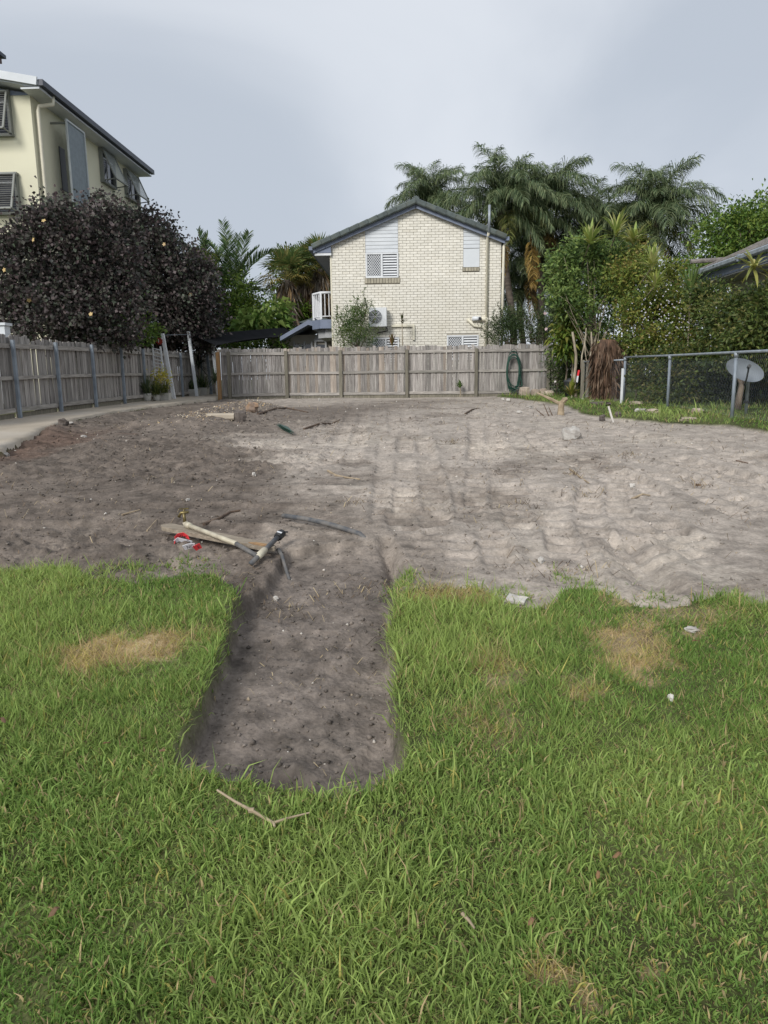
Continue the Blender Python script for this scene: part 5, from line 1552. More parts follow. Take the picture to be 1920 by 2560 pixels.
def chain(parent, A, B, za, zb_, nm='wire_mesh', s=.06):
    A, B = Vector(A), Vector(B); Ln = (B - A).length; d = (B - A).normalized(); nrm = Vector((-d.y, d.x, 0))
    V = []; F = []; n = int(Ln / s); r = .0015
    for i in range(n):
        for sgn in (1,):
            f = i / n; zt = za + (zb_ - za) * f - .02; z0 = gz(*(A + d * (f * Ln)).xy) + .04; m = int((zt - z0) / s)
            for j in range(m + 1):
                x = (i + (.0 if j % 2 else 1.0)) * s; z = z0 + j * s
                c = A + d * x; off = nrm * (.004 if j % 2 else -.004)
                for t in (0, 1, 2):
                    an = t * 2.094
                    V.append((c.x + off.x + nrm.x * math.cos(an) * r + d.x * math.sin(an) * r, c.y + off.y + nrm.y * math.cos(an) * r + d.y * math.sin(an) * r, z))
                if j:
                    o = len(V) - 6
                    for t in range(3):
                        F.append((o + t, o + (t + 1) % 3, o + 3 + (t + 1) % 3, o + 3 + t))
    me = np_mesh(nm, np.array(V) - np.array(wloc(parent)), F, None, [M_GALVD])
    o = link(bpy.data.objects.new(nm, me), parent); o['kind'] = 'stuff'
for i in range(3):
    chain(cf, posts[i], posts[i + 1], topz[i], topz[i + 1])
# back section running to the paling fence corner
q0 = Vector(atY(1455, 955, 20.0)); q0z = atY(1458, 905, 20.0).z
c0 = Vector((q0.x, 20.0, 0))
chain(cf, c0, posts[0], q0z, topz[0] - .0)
MB().tube([Vector((c0.x, c0.y, q0z)), Vector((posts[0].x, posts[0].y, topz[0] - .06))], .02, 8).build('top_rail', M_GALV, cf, True)
for dx in (0, .13):
    MB().bevbox((c0.x + dx, 20.0 - .05, (gz(c0.x, 20) - .1 + q0z + .05) / 2), (.085, .085, q0z + .15 - gz(c0.x, 20)), .01).build('corner_post', M_POSTW, cf)
# pale metal stake by the first post
p = gp(1552, 1008); pt = atY(1556, 921, p.y)
solo(MB().bevbox((p.x, p.y - .03, (p.z - .1 + pt.z) / 2), (.055, .02, pt.z - p.z + .1), .004), 'metal_stake', M_WHITE, 'pale flat metal stake standing against the first chain-link post', 'stake')
# satellite dish
dc = atY(1861, 927, by_ + .75)
ds = thing('satellite_dish', 'oval grey satellite dish on a pole behind the chain-link fence', 'satellite dish', (dc.x, dc.y + .25, gz(dc.x, dc.y)))
mb = MB(); ax = Vector((-.25, -.93, .28)).normalized(); u_ = ax.cross(Vector((0, 0, 1))).normalized(); v_ = u_.cross(ax)
rows, cols_ = 7, 28
rim = .30
for side in (0, 1):
    o = len(mb.v)
    for i in range(rows):
        r_ = rim * i / (rows - 1)
        for k in range(cols_):
            t = 2 * math.pi * k / cols_
            mb.v.append(tuple(dc + u_ * (r_ * 1.02 * math.cos(t)) + v_ * (r_ * .66 * math.sin(t) + .30 * r_ * math.cos(t)) + ax * (.10 * (r_ / rim) ** 2 - .05 - .012 * side)))
    for i in range(rows - 1):
        for k in range(cols_):
            f = (o + i * cols_ + k, o + i * cols_ + (k + 1) % cols_, o + (i + 1) * cols_ + (k + 1) % cols_, o + (i + 1) * cols_ + k)
            mb.f.append(f if side else f[::-1])
mb.build('dish', M_DISH, ds, True)
fp_ = dc + ax * .42 - v_ * .05
MB().tube([dc - v_ * .26, dc - v_ * .22 + ax * .2, fp_], .014, 6).build('feed_arm', M_BLACK, ds)
MB().tube([fp_ - ax * .06, fp_ + ax * .04], .03, 8).build('receiver', M_BLACK, ds)
px0 = atY(1866, 1010, by_ + .95)
MB().tube([(px0.x, px0.y, gz(px0.x, px0.y) - .1), (px0.x, px0.y, dc.z - .12), tuple(dc - ax * .06 - v_ * .1)], .027, 10).build('mast', M_GALV, ds, True)
MB().box((px0.x, px0.y, gz(px0.x, px0.y) + .22), (.075, .075, .05)).build('clamp', M_BLACK, ds)

# ------------------------------------------------------------------ things along the back fence, right
def rock_mesh(sz, seed, n=10, m=7, jag=.16, boxy=.6):
    rng = random.Random(seed); mb = MB()
    for i in range(m + 1):
        ph = math.pi * i / m
        for k in range(n):
            t = 2 * math.pi * k / n
            x, y, z = math.sin(ph) * math.cos(t), math.sin(ph) * math.sin(t), math.cos(ph)
            mx_ = max(abs(x), abs(y), abs(z)); f = (1 - boxy) + boxy / mx_ * .8
            f *= 1 + rng.uniform(-jag, jag) * (0 < i < m)
            mb.v.append((x * f * sz[0] / 2, y * f * sz[1] / 2, z * f * sz[2] / 2 + sz[2] * .40))
    for i in range(m):
        for k in range(n):
            mb.f.append((i * n + k, (i + 1) * n + k, (i + 1) * n + (k + 1) % n, i * n + (k + 1) % n))
    return mb
def rock(name, label, cat, px, py, sz, seed, mat, group=None, rot=0, Y=None, jag=.16, boxy=.6):
    p = gp(px, py) if Y is None else Vector((atY(px, py, Y).x, Y, 0))
    if Y is not None: p.z = gz(p.x, Y)
    mb = rock_mesh(sz, seed, jag=jag, boxy=boxy)
    o = bpy.data.objects.new(name, mb.mesh(name, mat))
    o.location = (p.x, p.y, p.z - sz[2] * .08); o.rotation_euler = (0, 0, rot)
    link(o)
    return tag(o, label, cat, group)
rock('stone_block', 'tall sandstone block at the foot of the fence beside the hose', 'stone', 1311, 985, (.36, .3, .36), 1, M_STONE, 'stones along the back fence', .1, 22.6, .06, .8)
rock('stone_block', 'squarish sandstone block second from the hose', 'stone', 1339, 985, (.30, .28, .28), 2, M_STONE, 'stones along the back fence', .3, 22.6, .08, .7)
rock('stone_block', 'sandstone block third from the hose', 'stone', 1358, 985, (.26, .28, .29), 3, M_STONE, 'stones along the back fence', -.2, 22.65, .08, .7)
rock('stone_block', 'low rounded brownish stone at the end of the stone row', 'stone', 1373, 988, (.30, .3, .22), 4, M_STONE, 'stones along the back fence', .5, 22.4, .1, .4)
# hose
hc = atY(1284, 930, FENCE_Y - .16)
mb = MB()
rh_ = random.Random(8)
for k in range(7):
    w_, h_ = .20 + .025 * rh_.uniform(-1, 1), .56 + .05 * rh_.uniform(-1, 1)
    dx = .03 * rh_.uniform(-1, 1)
    pts = []
    for i in range(33):
        t = 2 * math.pi * i / 32
        xx = math.copysign(abs(math.cos(t)) ** .75, math.cos(t)) * w_; zz = math.sin(t) * h_
        if k >= 5 and zz < 0: xx += .18 * (-zz / h_) * (1 if xx > 0 else .35); zz *= .75
        pts.append((hc.x + dx + xx, FENCE_Y - .15 - .012 * k, hc.z + .04 + zz - .02 * k))
    mb.tube(pts, .014, 6, False)
hs = thing('garden_hose', 'dark green garden hose coiled on the back fence', 'hose', (hc.x, FENCE_Y - .16, hc.z - .6))
mb.build('coil', M_HOSE, hs, True)
MB().tube([(hc.x - .1, FENCE_Y - .13, hc.z + .55), (hc.x - .08, FENCE_Y - .14, hc.z + .68), (hc.x, FENCE_Y - .14, hc.z + .72), (hc.x + .08, FENCE_Y - .14, hc.z + .68), (hc.x + .1, FENCE_Y - .13, hc.z + .55)], .009, 6).build('hanger', M_BLACK, hs, True)
# dark tub, timber block
p = atY(1427, 985, 21.6); z0 = gz(p.x, 21.6) - .02
tb = thing('plastic_tub', 'dark ribbed plastic tub in the fence corner', 'tub', (p.x, 21.6, z0))
MB().lathe((p.x, 21.6, z0), [(.17, 0), (.19, .2), (.2, .2), (.2, .24), (.2, .42), (.215, .43), (.22, .5), (.2, .5), (.19, .4)], 20).build('body', M_POTD, tb, True)
rock('boulder', 'dark flat-topped lump inside the tub corner', 'stone', 1430, 940, (.3, .3, .16), 5, M_POTD, None, 0, 21.6, .1, .5).location.z = z0 + .42
p = gp(1503, 1000)
solo(MB().bevbox((p.x, p.y, p.z + .1), (.46, .16, .24), .015), 'timber_block', M_POSTW, 'weathered timber block lying at the foot of the fibrous stump', 'timber')
tree('leafy_shrub', 'dark sparse shrub with white flowers in front of the fence end', 'shrub', gb(1392, 22.6), [E(1392, 900, 22.6, 26, 35, .3), E(1400, 950, 22.6, 18, 30, .25)], 70, 22, .12, .08, .04, GREEN_D, .02, 95, nl=8)
flowers(COL.objects['leafy_shrub'] if False else [o for o in COL.objects if o.name.startswith('leafy_shrub')][-1], [atY(x, y, 22.2) for x, y in ((1388, 954), (1418, 924), (1389, 885))], .04, (.85, .8, .78), 9)
p = atY(1448, 930, 19.8); 
tp = thing('safety_tape', 'red and white tape strip hanging from the timber corner posts', 'tape', (p.x, p.y, p.z - .3))
MB().prism([(p.x - .02, 19.86, p.z + .05), (p.x + .03, 19.86, p.z + .05), (p.x + .0, 19.84, p.z - .1), (p.x - .05, 19.84, p.z - .1)], (0, .004, 0)).build('red_band', M_REDT, tp)
MB().prism([(p.x - .05, 19.84, p.z - .101), (p.x, 19.84, p.z - .101), (p.x - .02, 19.85, p.z - .28), (p.x - .06, 19.85, p.z - .26)], (0, .004, 0)).build('white_band', M_WHT, tp)
# weeds by the back fence
rosette('small green weed growing against the back fence', 1150, 968, 23.2, 22, .22, .05, [(.06, .12, .03), (.1, .17, .04)], 96, el=(10, 85), droop=.4, name='weed')
# upright stake and dead stump near the grass strip
p = gp(1538, 1056)
solo(MB().beam((p.x, p.y, p.z - .1), (p.x - .1, p.y + .1, p.z + .27), .03, .02, (0, 1, 0)), 'wooden_stake', M_RUB, 'pale broken stake leaning out of the sand before the grass strip', 'stake')
p = gp(1402, 1040)
sp = thing('dead_stump', 'pale broken tree stump with bare roots near the far grass edge', 'stump', p)
MB().tube([p + Vector((0, 0, -.06)), p + Vector((0, 0, .12)), p + Vector((.01, 0, .26))], [.075, .06, .055], 9).build('trunk', M_STICK, sp)
MB().tube([p + Vector((0, 0, .2)), p + Vector((-.2, .0, .3)), p + Vector((-.45, .1, .42))], [.035, .03, .015], 6).build('root', M_STICK, sp)
MB().tube([p + Vector((0, 0, .22)), p + Vector((.06, -.02, .29)), p + Vector((.1, .0, .3))], [.045, .05, .04], 6).build('root', M_STICK, sp)
for k, (dx, dz) in enumerate(((-.35, .22), (-.48, .1), (-.25, .16))):
    MB().tube([p + Vector((dx * .7, -.08, -.02)), p + Vector((dx, -.05, dz))], [.012, .006], 5).build('root', M_STICKD, sp)

# ------------------------------------------------------------------ driveway end, left
def lean_post(label, bx, by, tx, ty, Y, wd, mat, cat='post', X=None):
    b = gpt(bx, by) if Y is None else atY(bx, by, Y)
    Yb = b.y
    t = atY(tx, ty, Yb)
    b = Vector((b.x, Yb, float(H0(Yb)) - .02))
    return solo(MB().beam(b, t, wd, wd, (0, 1, 0)), 'sail_post', mat, label, cat)
lean_post('thick white post leaning left by the potted plants', 436, 998, 406, 834, 22.3, .095, M_WHITE)
lean_post('second grey-white leaning post left of the fence end', 493, 992, 471, 829, 24.6, .09, M_WHITEW)
lean_post('slim grey post beside the brown end post, under the sail corner', 529, 985, 514, 855, 27.2, .09, M_GALVD)
lean_post('round white post just left of the back fence end', 545, 988, 532, 860, 25.6, .10, M_WHITE)
# ladder
A = gpt(395, 990); Yl = 21.6
ld = thing('ladder', 'white narrow ladder leaning against the side fence above the potted plants', 'ladder', (atY(395, 985, Yl).x, Yl, float(H0(Yl))))
l0, l1 = atY(391, 985, Yl), atY(381, 860, Yl); m0, m1 = atY(414, 985, Yl), atY(401, 866, Yl)
for k, (a, b) in enumerate(((l0, l1), (m0, m1))):
    MB().beam(a, b, .045, .03, (0, 1, 0)).build('stile', M_WHITE, ld)
for i in range(12):
    f = .12 + .8 * i / 11
    MB().beam(l0.lerp(l1, f), m0.lerp(m1, f), .025, .022, (0, 0, 1)).build('rung', M_WHITE, ld)
# number sign on the leaning post
sgp = atY(399, 853, 22.2)
sg = thing('number_sign', 'small dark red star sign with a white number on the leaning white post', 'sign', (sgp.x, 22.2, sgp.z - .1))
star = []
for k in range(16):
    t = 2 * math.pi * k / 16; r_ = .115 if k % 2 else .085
    star.append((sgp.x + .0 + r_ * math.cos(t), 22.17, sgp.z + r_ * math.sin(t)))
fixn(MB().prism(star, (0, .02, 0)).build('plate', M_RED, sg))
def text_mesh(txt, size, M4, mat, parent, name='lettering', ext=.001):
    cu = bpy.data.curves.new(name, 'FONT'); cu.body = txt; cu.size = size; cu.extrude = ext; cu.align_x = 'CENTER'; cu.align_y = 'CENTER'
    o = bpy.data.objects.new(name, cu); COL.objects.link(o)
    dg = bpy.context.evaluated_depsgraph_get()
    me = bpy.data.meshes.new_from_object(o.evaluated_get(dg))
    bpy.data.objects.remove(o)
    me.transform(M4)
    me.materials.clear(); me.materials.append(mat)
    r = bpy.data.objects.new(name, me)
    off = wloc(parent); me.transform(Matrix.Translation(-off))
    return link(r, parent)
def frame_m(o, x, up):
    x = Vector(x).normalized(); up = Vector(up); up = (up - x * up.dot(x)).normalized(); z = x.cross(up)
    m = Matrix((x, up, z)).transposed().to_4x4(); m.translation = Vector(o); return m
text_mesh('1', .15, frame_m((sgp.x - .02, 22.165, sgp.z + .0), (1, 0, 0), (0, 0, 1)), M_WHITE, sg)
# pots
def pot(label, px, py, Y, r, h, plant, seed, square=False, pal=GREEN_M, n=40, L_=.5, el=(40, 88)):
    p = atY(px, py, Y); z0 = float(H0(Y)) + .012
    t = thing('potted_plant', label, 'potted plant', (p.x, Y, z0), 'pots along the side fence')
    if square:
        fixn(MB().add([(p.x + a * r * s, Y + b * r * s, z0 + z) for s, z in ((.85, 0), (1, h), (.88, h), (.86, h - .05)) for a, b in ((-1, -1), (1, -1), (1, 1), (-1, 1))],
                 [(3, 2, 1, 0)] + [(i * 4 + k, i * 4 + (k + 1) % 4, i * 4 + 4 + (k + 1) % 4, i * 4 + 4 + k) for i in range(3) for k in range(4)] + [(12, 13, 14, 15)]).build('pot', M_POT, t))
    else:
        MB().lathe((p.x, Y, z0), [(r * .62, 0), (r * .88, h * .35), (r, h * .8), (r * .96, h), (r * .86, h), (r * .84, h * .85)], 18).build('pot', M_POT, t, True)
    MB().lathe((p.x, Y, z0 + h * .8), [(r * .8, 0), (r * .8, .02)], 14).build('soil', M_SOIL, t)
    if plant:
        rng = np.random.default_rng(seed); V = []; F = []; C = []; pl = np.array(pal)
        for k in range(n):
            a = rng.uniform(0, 6.28); e = R(rng.uniform(*el)); l = L_ * rng.uniform(.6, 1.15)
            d = np.array([math.cos(a) * math.cos(e), math.sin(a) * math.cos(e), math.sin(e)]); s = np.array([-math.sin(a), math.cos(a), 0]) * .016
            q = np.array([rng.normal(0, r * .35), rng.normal(0, r * .35), h * .8]); c = pl[rng.integers(0, len(pl))] * rng.uniform(.8, 1.2); o = len(V)
            for i, w_ in enumerate((.6, 1, .9, .6, 0)):
                V += [q - s * w_, q + s * w_]; C += [c, c]; q = q + d * l / 4; d = unit(d + np.array([0, 0, -.13 * (i + 1)]))
            F += [(o + 2 * i, o + 2 * i + 1, o + 2 * i + 3, o + 2 * i + 2) for i in range(4)]
        link(bpy.data.objects.new('leaves', np_mesh('leaves', np.array(V), F, np.array(C), [M_LEAF])), t)
    return t
pot('round pale pot with grassy plant at the left end of the pot row', 368, 990, 20.7, .12, .24, 1, 1, pal=[(.09, .12, .06), (.14, .17, .08), (.06, .09, .05)], n=90, L_=.62)
pot('round pot with drooping green reeds beside the ladder foot', 392, 990, 20.9, .11, .2, 1, 2, pal=[(.12, .16, .05), (.2, .22, .07), (.08, .12, .04)], n=110, L_=.6, el=(10, 85))
t = pot('square white pot with bright yellow-leaved plant under the leaning post', 414, 988, 21.1, .14, .24, 1, 3, True, pal=[(.12, .15, .04), (.2, .22, .06)], n=50, L_=.5)
rg = np.random.default_rng(77); c = np.array(atY(404, 944, 21.0)); n = 220
foliage('yellow_leaves', t, (c + rg.normal(0, 1, (n, 3)) * np.array([.14, .12, .14]), unit(rg.normal(size=(n, 3)) + np.array([0, 0, .3])), rg.uniform(.07, .14, n), rg.uniform(.03, .06, n), np.array([(.55, .5, .08), (.42, .42, .08), (.6, .5, .14)])[rg.integers(0, 3, n)], .3, None), M_LEAF, rg)
pot('pale square planter behind the second leaning post', 487, 985, 25.2, .18, .26, 1, 4, True, pal=GREEN_D, n=60, L_=.5)
pot('pale planter with spiky dark plant next to the planter behind the second post', 508, 982, 25.7, .19, .30, 1, 5, True, pal=GREEN_D, n=60, L_=.7)
rosette('dark cordyline with long spiky leaves in the shade left of the fence end', 497, 915, 26.2, 60, .6, .04, [(.02, .03, .018), (.035, .045, .025)], 97, el=(-40, 80), droop=.7)
rosette('green yucca beside the round white post at the fence end', 538, 955, 25.0, 50, .5, .035, [(.06, .09, .05), (.1, .13, .07)], 98, el=(-10, 85), droop=.5)
# shade sail
ss = thing('shade_sail', 'black shade sail stretched from the white posts to the porch roof', 'shade sail', (atY(620, 850, 27).x, 27, .9))
c1, c2, c3, c4 = atY(478, 837, 25.0), atY(757, 815, 30.5), atY(705, 842, 28.4), atY(540, 863, 24.6)
nn = 12; V = []; F = []
for i in range(nn + 1):
    for j in range(nn + 1):
        u, v = i / nn, j / nn
        p = c1.lerp(c2, u).lerp(c4.lerp(c3, u), v)
        sag = .10 * math.sin(math.pi * u) * math.sin(math.pi * v)
        V.append(tuple(p - Vector((0, 0, sag - .05 * math.sin(math.pi * u) * (1 if v == 1 else 0)))))
o_ = len(V)
V += [(a, b, c - .006) for a, b, c in V]
for i in range(nn):
    for j in range(nn):
        q = i * (nn + 1) + j
        F += [(q, q + 1, q + nn + 2, q + nn + 1), (o_ + q, o_ + q + nn + 1, o_ + q + nn + 2, o_ + q + 1)]
mb = MB(); mb.add(V, F); mb.build('cloth', M_SAIL, ss, True)
MB().tube([c1, atY(473, 836, 24.6), atY(407, 838, 22.3)], .008, 5).build('cable', M_GALVD, ss)
MB().tube([c4, atY(533, 864, 25.6)], .008, 5).build('cable', M_GALVD, ss)

# ------------------------------------------------------------------ pipes, plank and tape at the head of the trench
def gpz(px, py, dz=0.0):
    p = gp(px, py); p.z += dz; return p
a, b = gpz(412, 1338, .05), gpz(690, 1392, .045)
pl_ = thing('timber_plank', 'rough weathered plank lying under the cream pipe at the trench head', 'plank', a.lerp(b, .5))
d = (b - a).normalized(); side = d.cross(Vector((0, 0, 1))).normalized(); upv = side.cross(d)
outl = [(-.0, -.05), (.03, -.062), (.30, -.06), (.66, -.056), (.93, -.048), (.985, -.02), (1.0, .012), (.97, .05), (.5, .058), (.04, .058), (-.012, .02)]
Lp = (b - a).length
fixn(MB().prism([a + d * (u * Lp) + side * v - upv * .012 for u, v in outl], upv * .03).build('board', M_PLANK, pl_))
fixn(MB().prism([a + d * (u * Lp) + side * v + upv * .019 for u, v in ((.80, .03), (.84, -.005), (.92, -.01), (.965, .02), (.93, .045), (.86, .048))], upv * .003).build('split_end', M_POSTB, pl_, label='fresh orange split wood at the end'))
# cream pipe with tap
c0_, c1_ = gpz(472, 1340, .095), gpz(592, 1386, .08)
tapo = thing('standpipe', 'cream plastic pipe with brass tap lying across the plank', 'pipe', gp(530, 1365))
MB().tube([c0_, c0_.lerp(c1_, .5), c1_], .0165, 14).build('pipe', M_PVC, tapo, True)
MB().tube([c0_ - (c1_ - c0_).normalized() * .015, c0_ + (c1_ - c0_).normalized() * .03], .023, 14).build('socket', M_PVC, tapo, True)
e0 = c0_ - (c1_ - c0_).normalized() * .03
MB().tube([c0_, e0, e0 + Vector((-.008, 0, .02))], .02, 10).build('elbow', M_PVC, tapo, True)
MB().tube([e0 + Vector((-.008, 0, .01)), e0 + Vector((-.012, 0, .085))], .012, 10).build('riser', M_BRASS, tapo, True)
h_ = e0 + Vector((-.012, 0, .085))
MB().tube([h_ + Vector((-.04, .0, -.03)), h_ + Vector((-.02, 0, .002)), h_ + Vector((.035, 0, .008))], .011, 8).build('tap_body', M_BRASS, tapo, True)
MB().tube([h_, h_ + Vector((.005, 0, .03))], .008, 8).build('tap_spindle', M_BRASS, tapo, True)
MB().beam(h_ + Vector((-.028, 0, .032)), h_ + Vector((.038, 0, .034)), .014, .01).build('tap_handle', M_BRASS, tapo)
b0, b1 = c1_ - (c1_ - c0_).normalized() * .01, gpz(642, 1410, .05)
MB().tube([b0, b1], .0155, 12).build('sleeve', M_PIPE, tapo, True)
t0, t1 = gpz(628, 1428, .03), gpz(698, 1376, .08)
te = thing('pipe_tee', 'grey pipe tee with black threaded coupling sticking up at the trench head', 'pipe', gp(650, 1415))
MB().tube([t0, t1], .0165, 12).build('pipe', M_PIPE, te, True)
MB().tube([t0.lerp(t1, .22), t0.lerp(t1, .26), t0.lerp(t1, .46), t0.lerp(t1, .50)], [.019, .024, .024, .019], 12).build('tee', M_PVC, te, True)
dd = (t1 - t0).normalized()
MB().tube([t1 - dd * .02, t1 - dd * .015, t1 + dd * .055, t1 + dd * .06], [.024, .03, .03, .024], 8).build('coupling', M_BLACK, te)
cp = t1 + dd * .005
lb = MB()
sd_ = dd.cross(Vector((0, -.8, .6))).normalized()
vw = sd_.cross(dd); vw = vw if vw.y < 0 else -vw
lb.box(cp + vw * .030, (.016, .034, .003), Matrix((dd, sd_, vw)).transposed())
lb.build('label', M_WHITE, te)
MB().box(t1 + dd * .05 + Vector((.03, 0, .01)), (.03, .012, .01)).build('lug', M_BLACK, te)
# danger tape
tq = gpz(448, 1352, .05)
tape = thing('danger_tape', 'crumpled red and white danger tape tied round the tap end', 'tape', gp(450, 1360))
def strip(pts, w_, mat, name, upv=(0, -.45, .9)):
    V = []; F = []; up_ = Vector(upv).normalized()
    for i, p in enumerate(pts):
        t = (pts[min(i + 1, len(pts) - 1)] - pts[max(i - 1, 0)]).normalized()
        s = up_.cross(t); s = Vector((0, -.55, .83)) - t * Vector((0, -.55, .83)).dot(t); s.normalize()
        nn_ = t.cross(s) * .0015
        V += [p - s * w_ / 2 - nn_, p + s * w_ / 2 - nn_, p - s * w_ / 2 + nn_, p + s * w_ / 2 + nn_]
    for i in range(len(pts) - 1):
        o = i * 4
        F += [(o, o + 4, o + 5, o + 1), (o + 2, o + 3, o + 7, o + 6), (o, o + 2, o + 6, o + 4), (o + 1, o + 5, o + 7, o + 3)]
    F += [(0, 1, 3, 2), (len(V) - 4, len(V) - 2, len(V) - 1, len(V) - 3)]
    m = MB(); m.add(V, F); return fixn(m.build(name, mat, tape))
def pxs(L, low):
    g = gp(*low)
    return [atY(x, y, g.y - .03 + k * .004) for k, (x, y) in enumerate(L)]
LA, LB = (455, 1366), (482, 1382)
strip(pxs([(440, 1346), (448, 1338), (458, 1336), (467, 1341), (471, 1348)], LA), .040, M_REDT, 'red_band')
strip(pxs([(438, 1355), (446, 1348), (456, 1351), (468, 1354), (480, 1357)], LA), .036, M_WHT, 'white_band')
strip(pxs([(438, 1361), (440, 1350), (442, 1344)], LA), .030, M_REDT, 'red_band')
strip(pxs([(459, 1370), (470, 1366), (480, 1364), (487, 1364)], LB), .046, M_WHT, 'white_band')
strip(pxs([(486, 1372), (494, 1367), (502, 1364)], LB), .048, M_REDT, 'red_band')
def tape_text(t_, px, py, px2, py2, s, low):
    g = gp(*low); o = atY(px, py, g.y - .045); x = atY(px2, py2, g.y - .045) - o
    text_mesh(t_, s, frame_m(o, x, (0, -.4, .9)), M_INK, tape)
tape_text('AN', 455, 1342, 470, 1345, .030, LA)
tape_text('D', 470, 1354, 480, 1357, .030, LA)
tape_text('NG', 476, 1367, 492, 1363, .034, LB)
tape_text('E', 497, 1368, 510, 1363, .030, LB)
# black poly pipe and offcut
A_, B_ = gpz(708, 1305, .05), gpz(900, 1378, .005)
pp = [A_.lerp(B_, i / 6) - Vector((0, 0, .02 * math.sin(math.pi * i / 6))) * (-1) for i in range(7)] + [gpz(960, 1392, -.04)]
solo(MB().tube(pp, .0185, 12), 'poly_pipe', M_PIPE, 'long dark grey poly pipe half buried in the soil left of the cracked edge', 'pipe', smooth=True)
pp = [gpz(698, 1420, .025), gpz(706, 1428, .018), gpz(716, 1438, .01), gpz(724, 1449, .0)]
solo(MB().tube(pp, [.016, .012, .011, .01], 10), 'pipe_offcut', M_PIPE, 'short dark pipe offcut below the black coupling', 'pipe', smooth=True)

# ------------------------------------------------------------------ debris on the block
def stick(label, pts, r, mat, cat='stick', dz=.01, name='stick', group='sticks on the dirt'):
    P_ = [gpz(x, y, dz) for x, y in pts]
    n = len(P_)
    return solo(MB().tube(P_, [r * (1 - .5 * i / (n - 1)) for i in range(n)], 6), name, mat, label, cat, group)
stick('long curved pale root lying right of centre in the sand', [(820, 1180), (840, 1190), (865, 1196), (900, 1200)], .014, M_STICK)
stick('branching dark root in the sand at mid distance', [(760, 1075), (800, 1070), (830, 1062), (850, 1055)], .02, M_STICKD)
stick('dark root running from the brown rock towards the fence', [(645, 1036), (690, 1030), (718, 1022), (770, 1032)], .025, M_STICKD)
stick('dark stick lying in the sand before the stone row', [(1163, 1038), (1180, 1030), (1198, 1021)], .022, M_STICKD)
stick('thin root curving beside the tyre tracks', [(1425, 1175), (1450, 1195), (1472, 1205)], .012, M_STICK)
stick('small dry twig on the right of the tyre tracks', [(1580, 1250), (1605, 1243), (1625, 1242)], .012, M_STICK)
stick('thin dark twig lying far right in the sand', [(1840, 1158), (1870, 1157)], .012, M_STICKD)
stick('dark bark strip lying in the ragged soil crack', [(510, 1310), (545, 1300), (575, 1283), (600, 1279)], .016, M_STICKD)
stick('pale straw stalk lying left of the plank', [(368, 1335), (392, 1315)], .007, M_STICK)
stick('thin stick lying on the dark soil left of the plank', [(305, 1287), (350, 1280)], .008, M_STICK)
tw = thing('forked_twig', 'pale forked twig lying on the lawn below the trench', 'twig', gp(650, 2060), 'twigs on the lawn')
q = [gpz(545, 2012, .05), gpz(590, 2038, .045), gpz(630, 2060, .045), gpz(685, 2088, .04)]
MB().tube(q, [.0032, .004, .005, .0042], 6).build('stem', M_STICK, tw)
MB().tube([q[-1], gpz(720, 2080, .045), gpz(775, 2070, .05)], [.0042, .0035, .0022], 6).build('branch', M_STICK, tw)
MB().tube([q[-1], gpz(688, 2098, .04)], [.005, .003], 6).build('branch', M_STICK, tw)
MB().tube([q[2] - Vector((.008, 0, 0)), q[2] + Vector((.008, 0, 0))], .008, 6).build('knot', M_STICK, tw)
stick('short bare twig lying on the lawn at the bottom centre', [(1155, 2310), (1172, 2328), (1186, 2348)], .005, M_STICK, 'twig', .03, 'twig', 'twigs on the lawn')
# palm leaf scrap
a, b = gpz(690, 1070, .03), gpz(730, 1092, .03)
lf_ = thing('palm_leaf_scrap', 'dark green folded palm leaf scrap lying on the sand', 'leaf', a.lerp(b, .5))
for k in range(3):
    o = Vector((.02 * k, -.02 * k, .012 * k))
    MB().prism([a + o, a.lerp(b, .5) + o + Vector((.03, .05, .01)), b + o, a.lerp(b, .5) + o - Vector((.02, .05, -.01))], (0, 0, .004)).build('leaf_blade', M_HOSE, lf_)
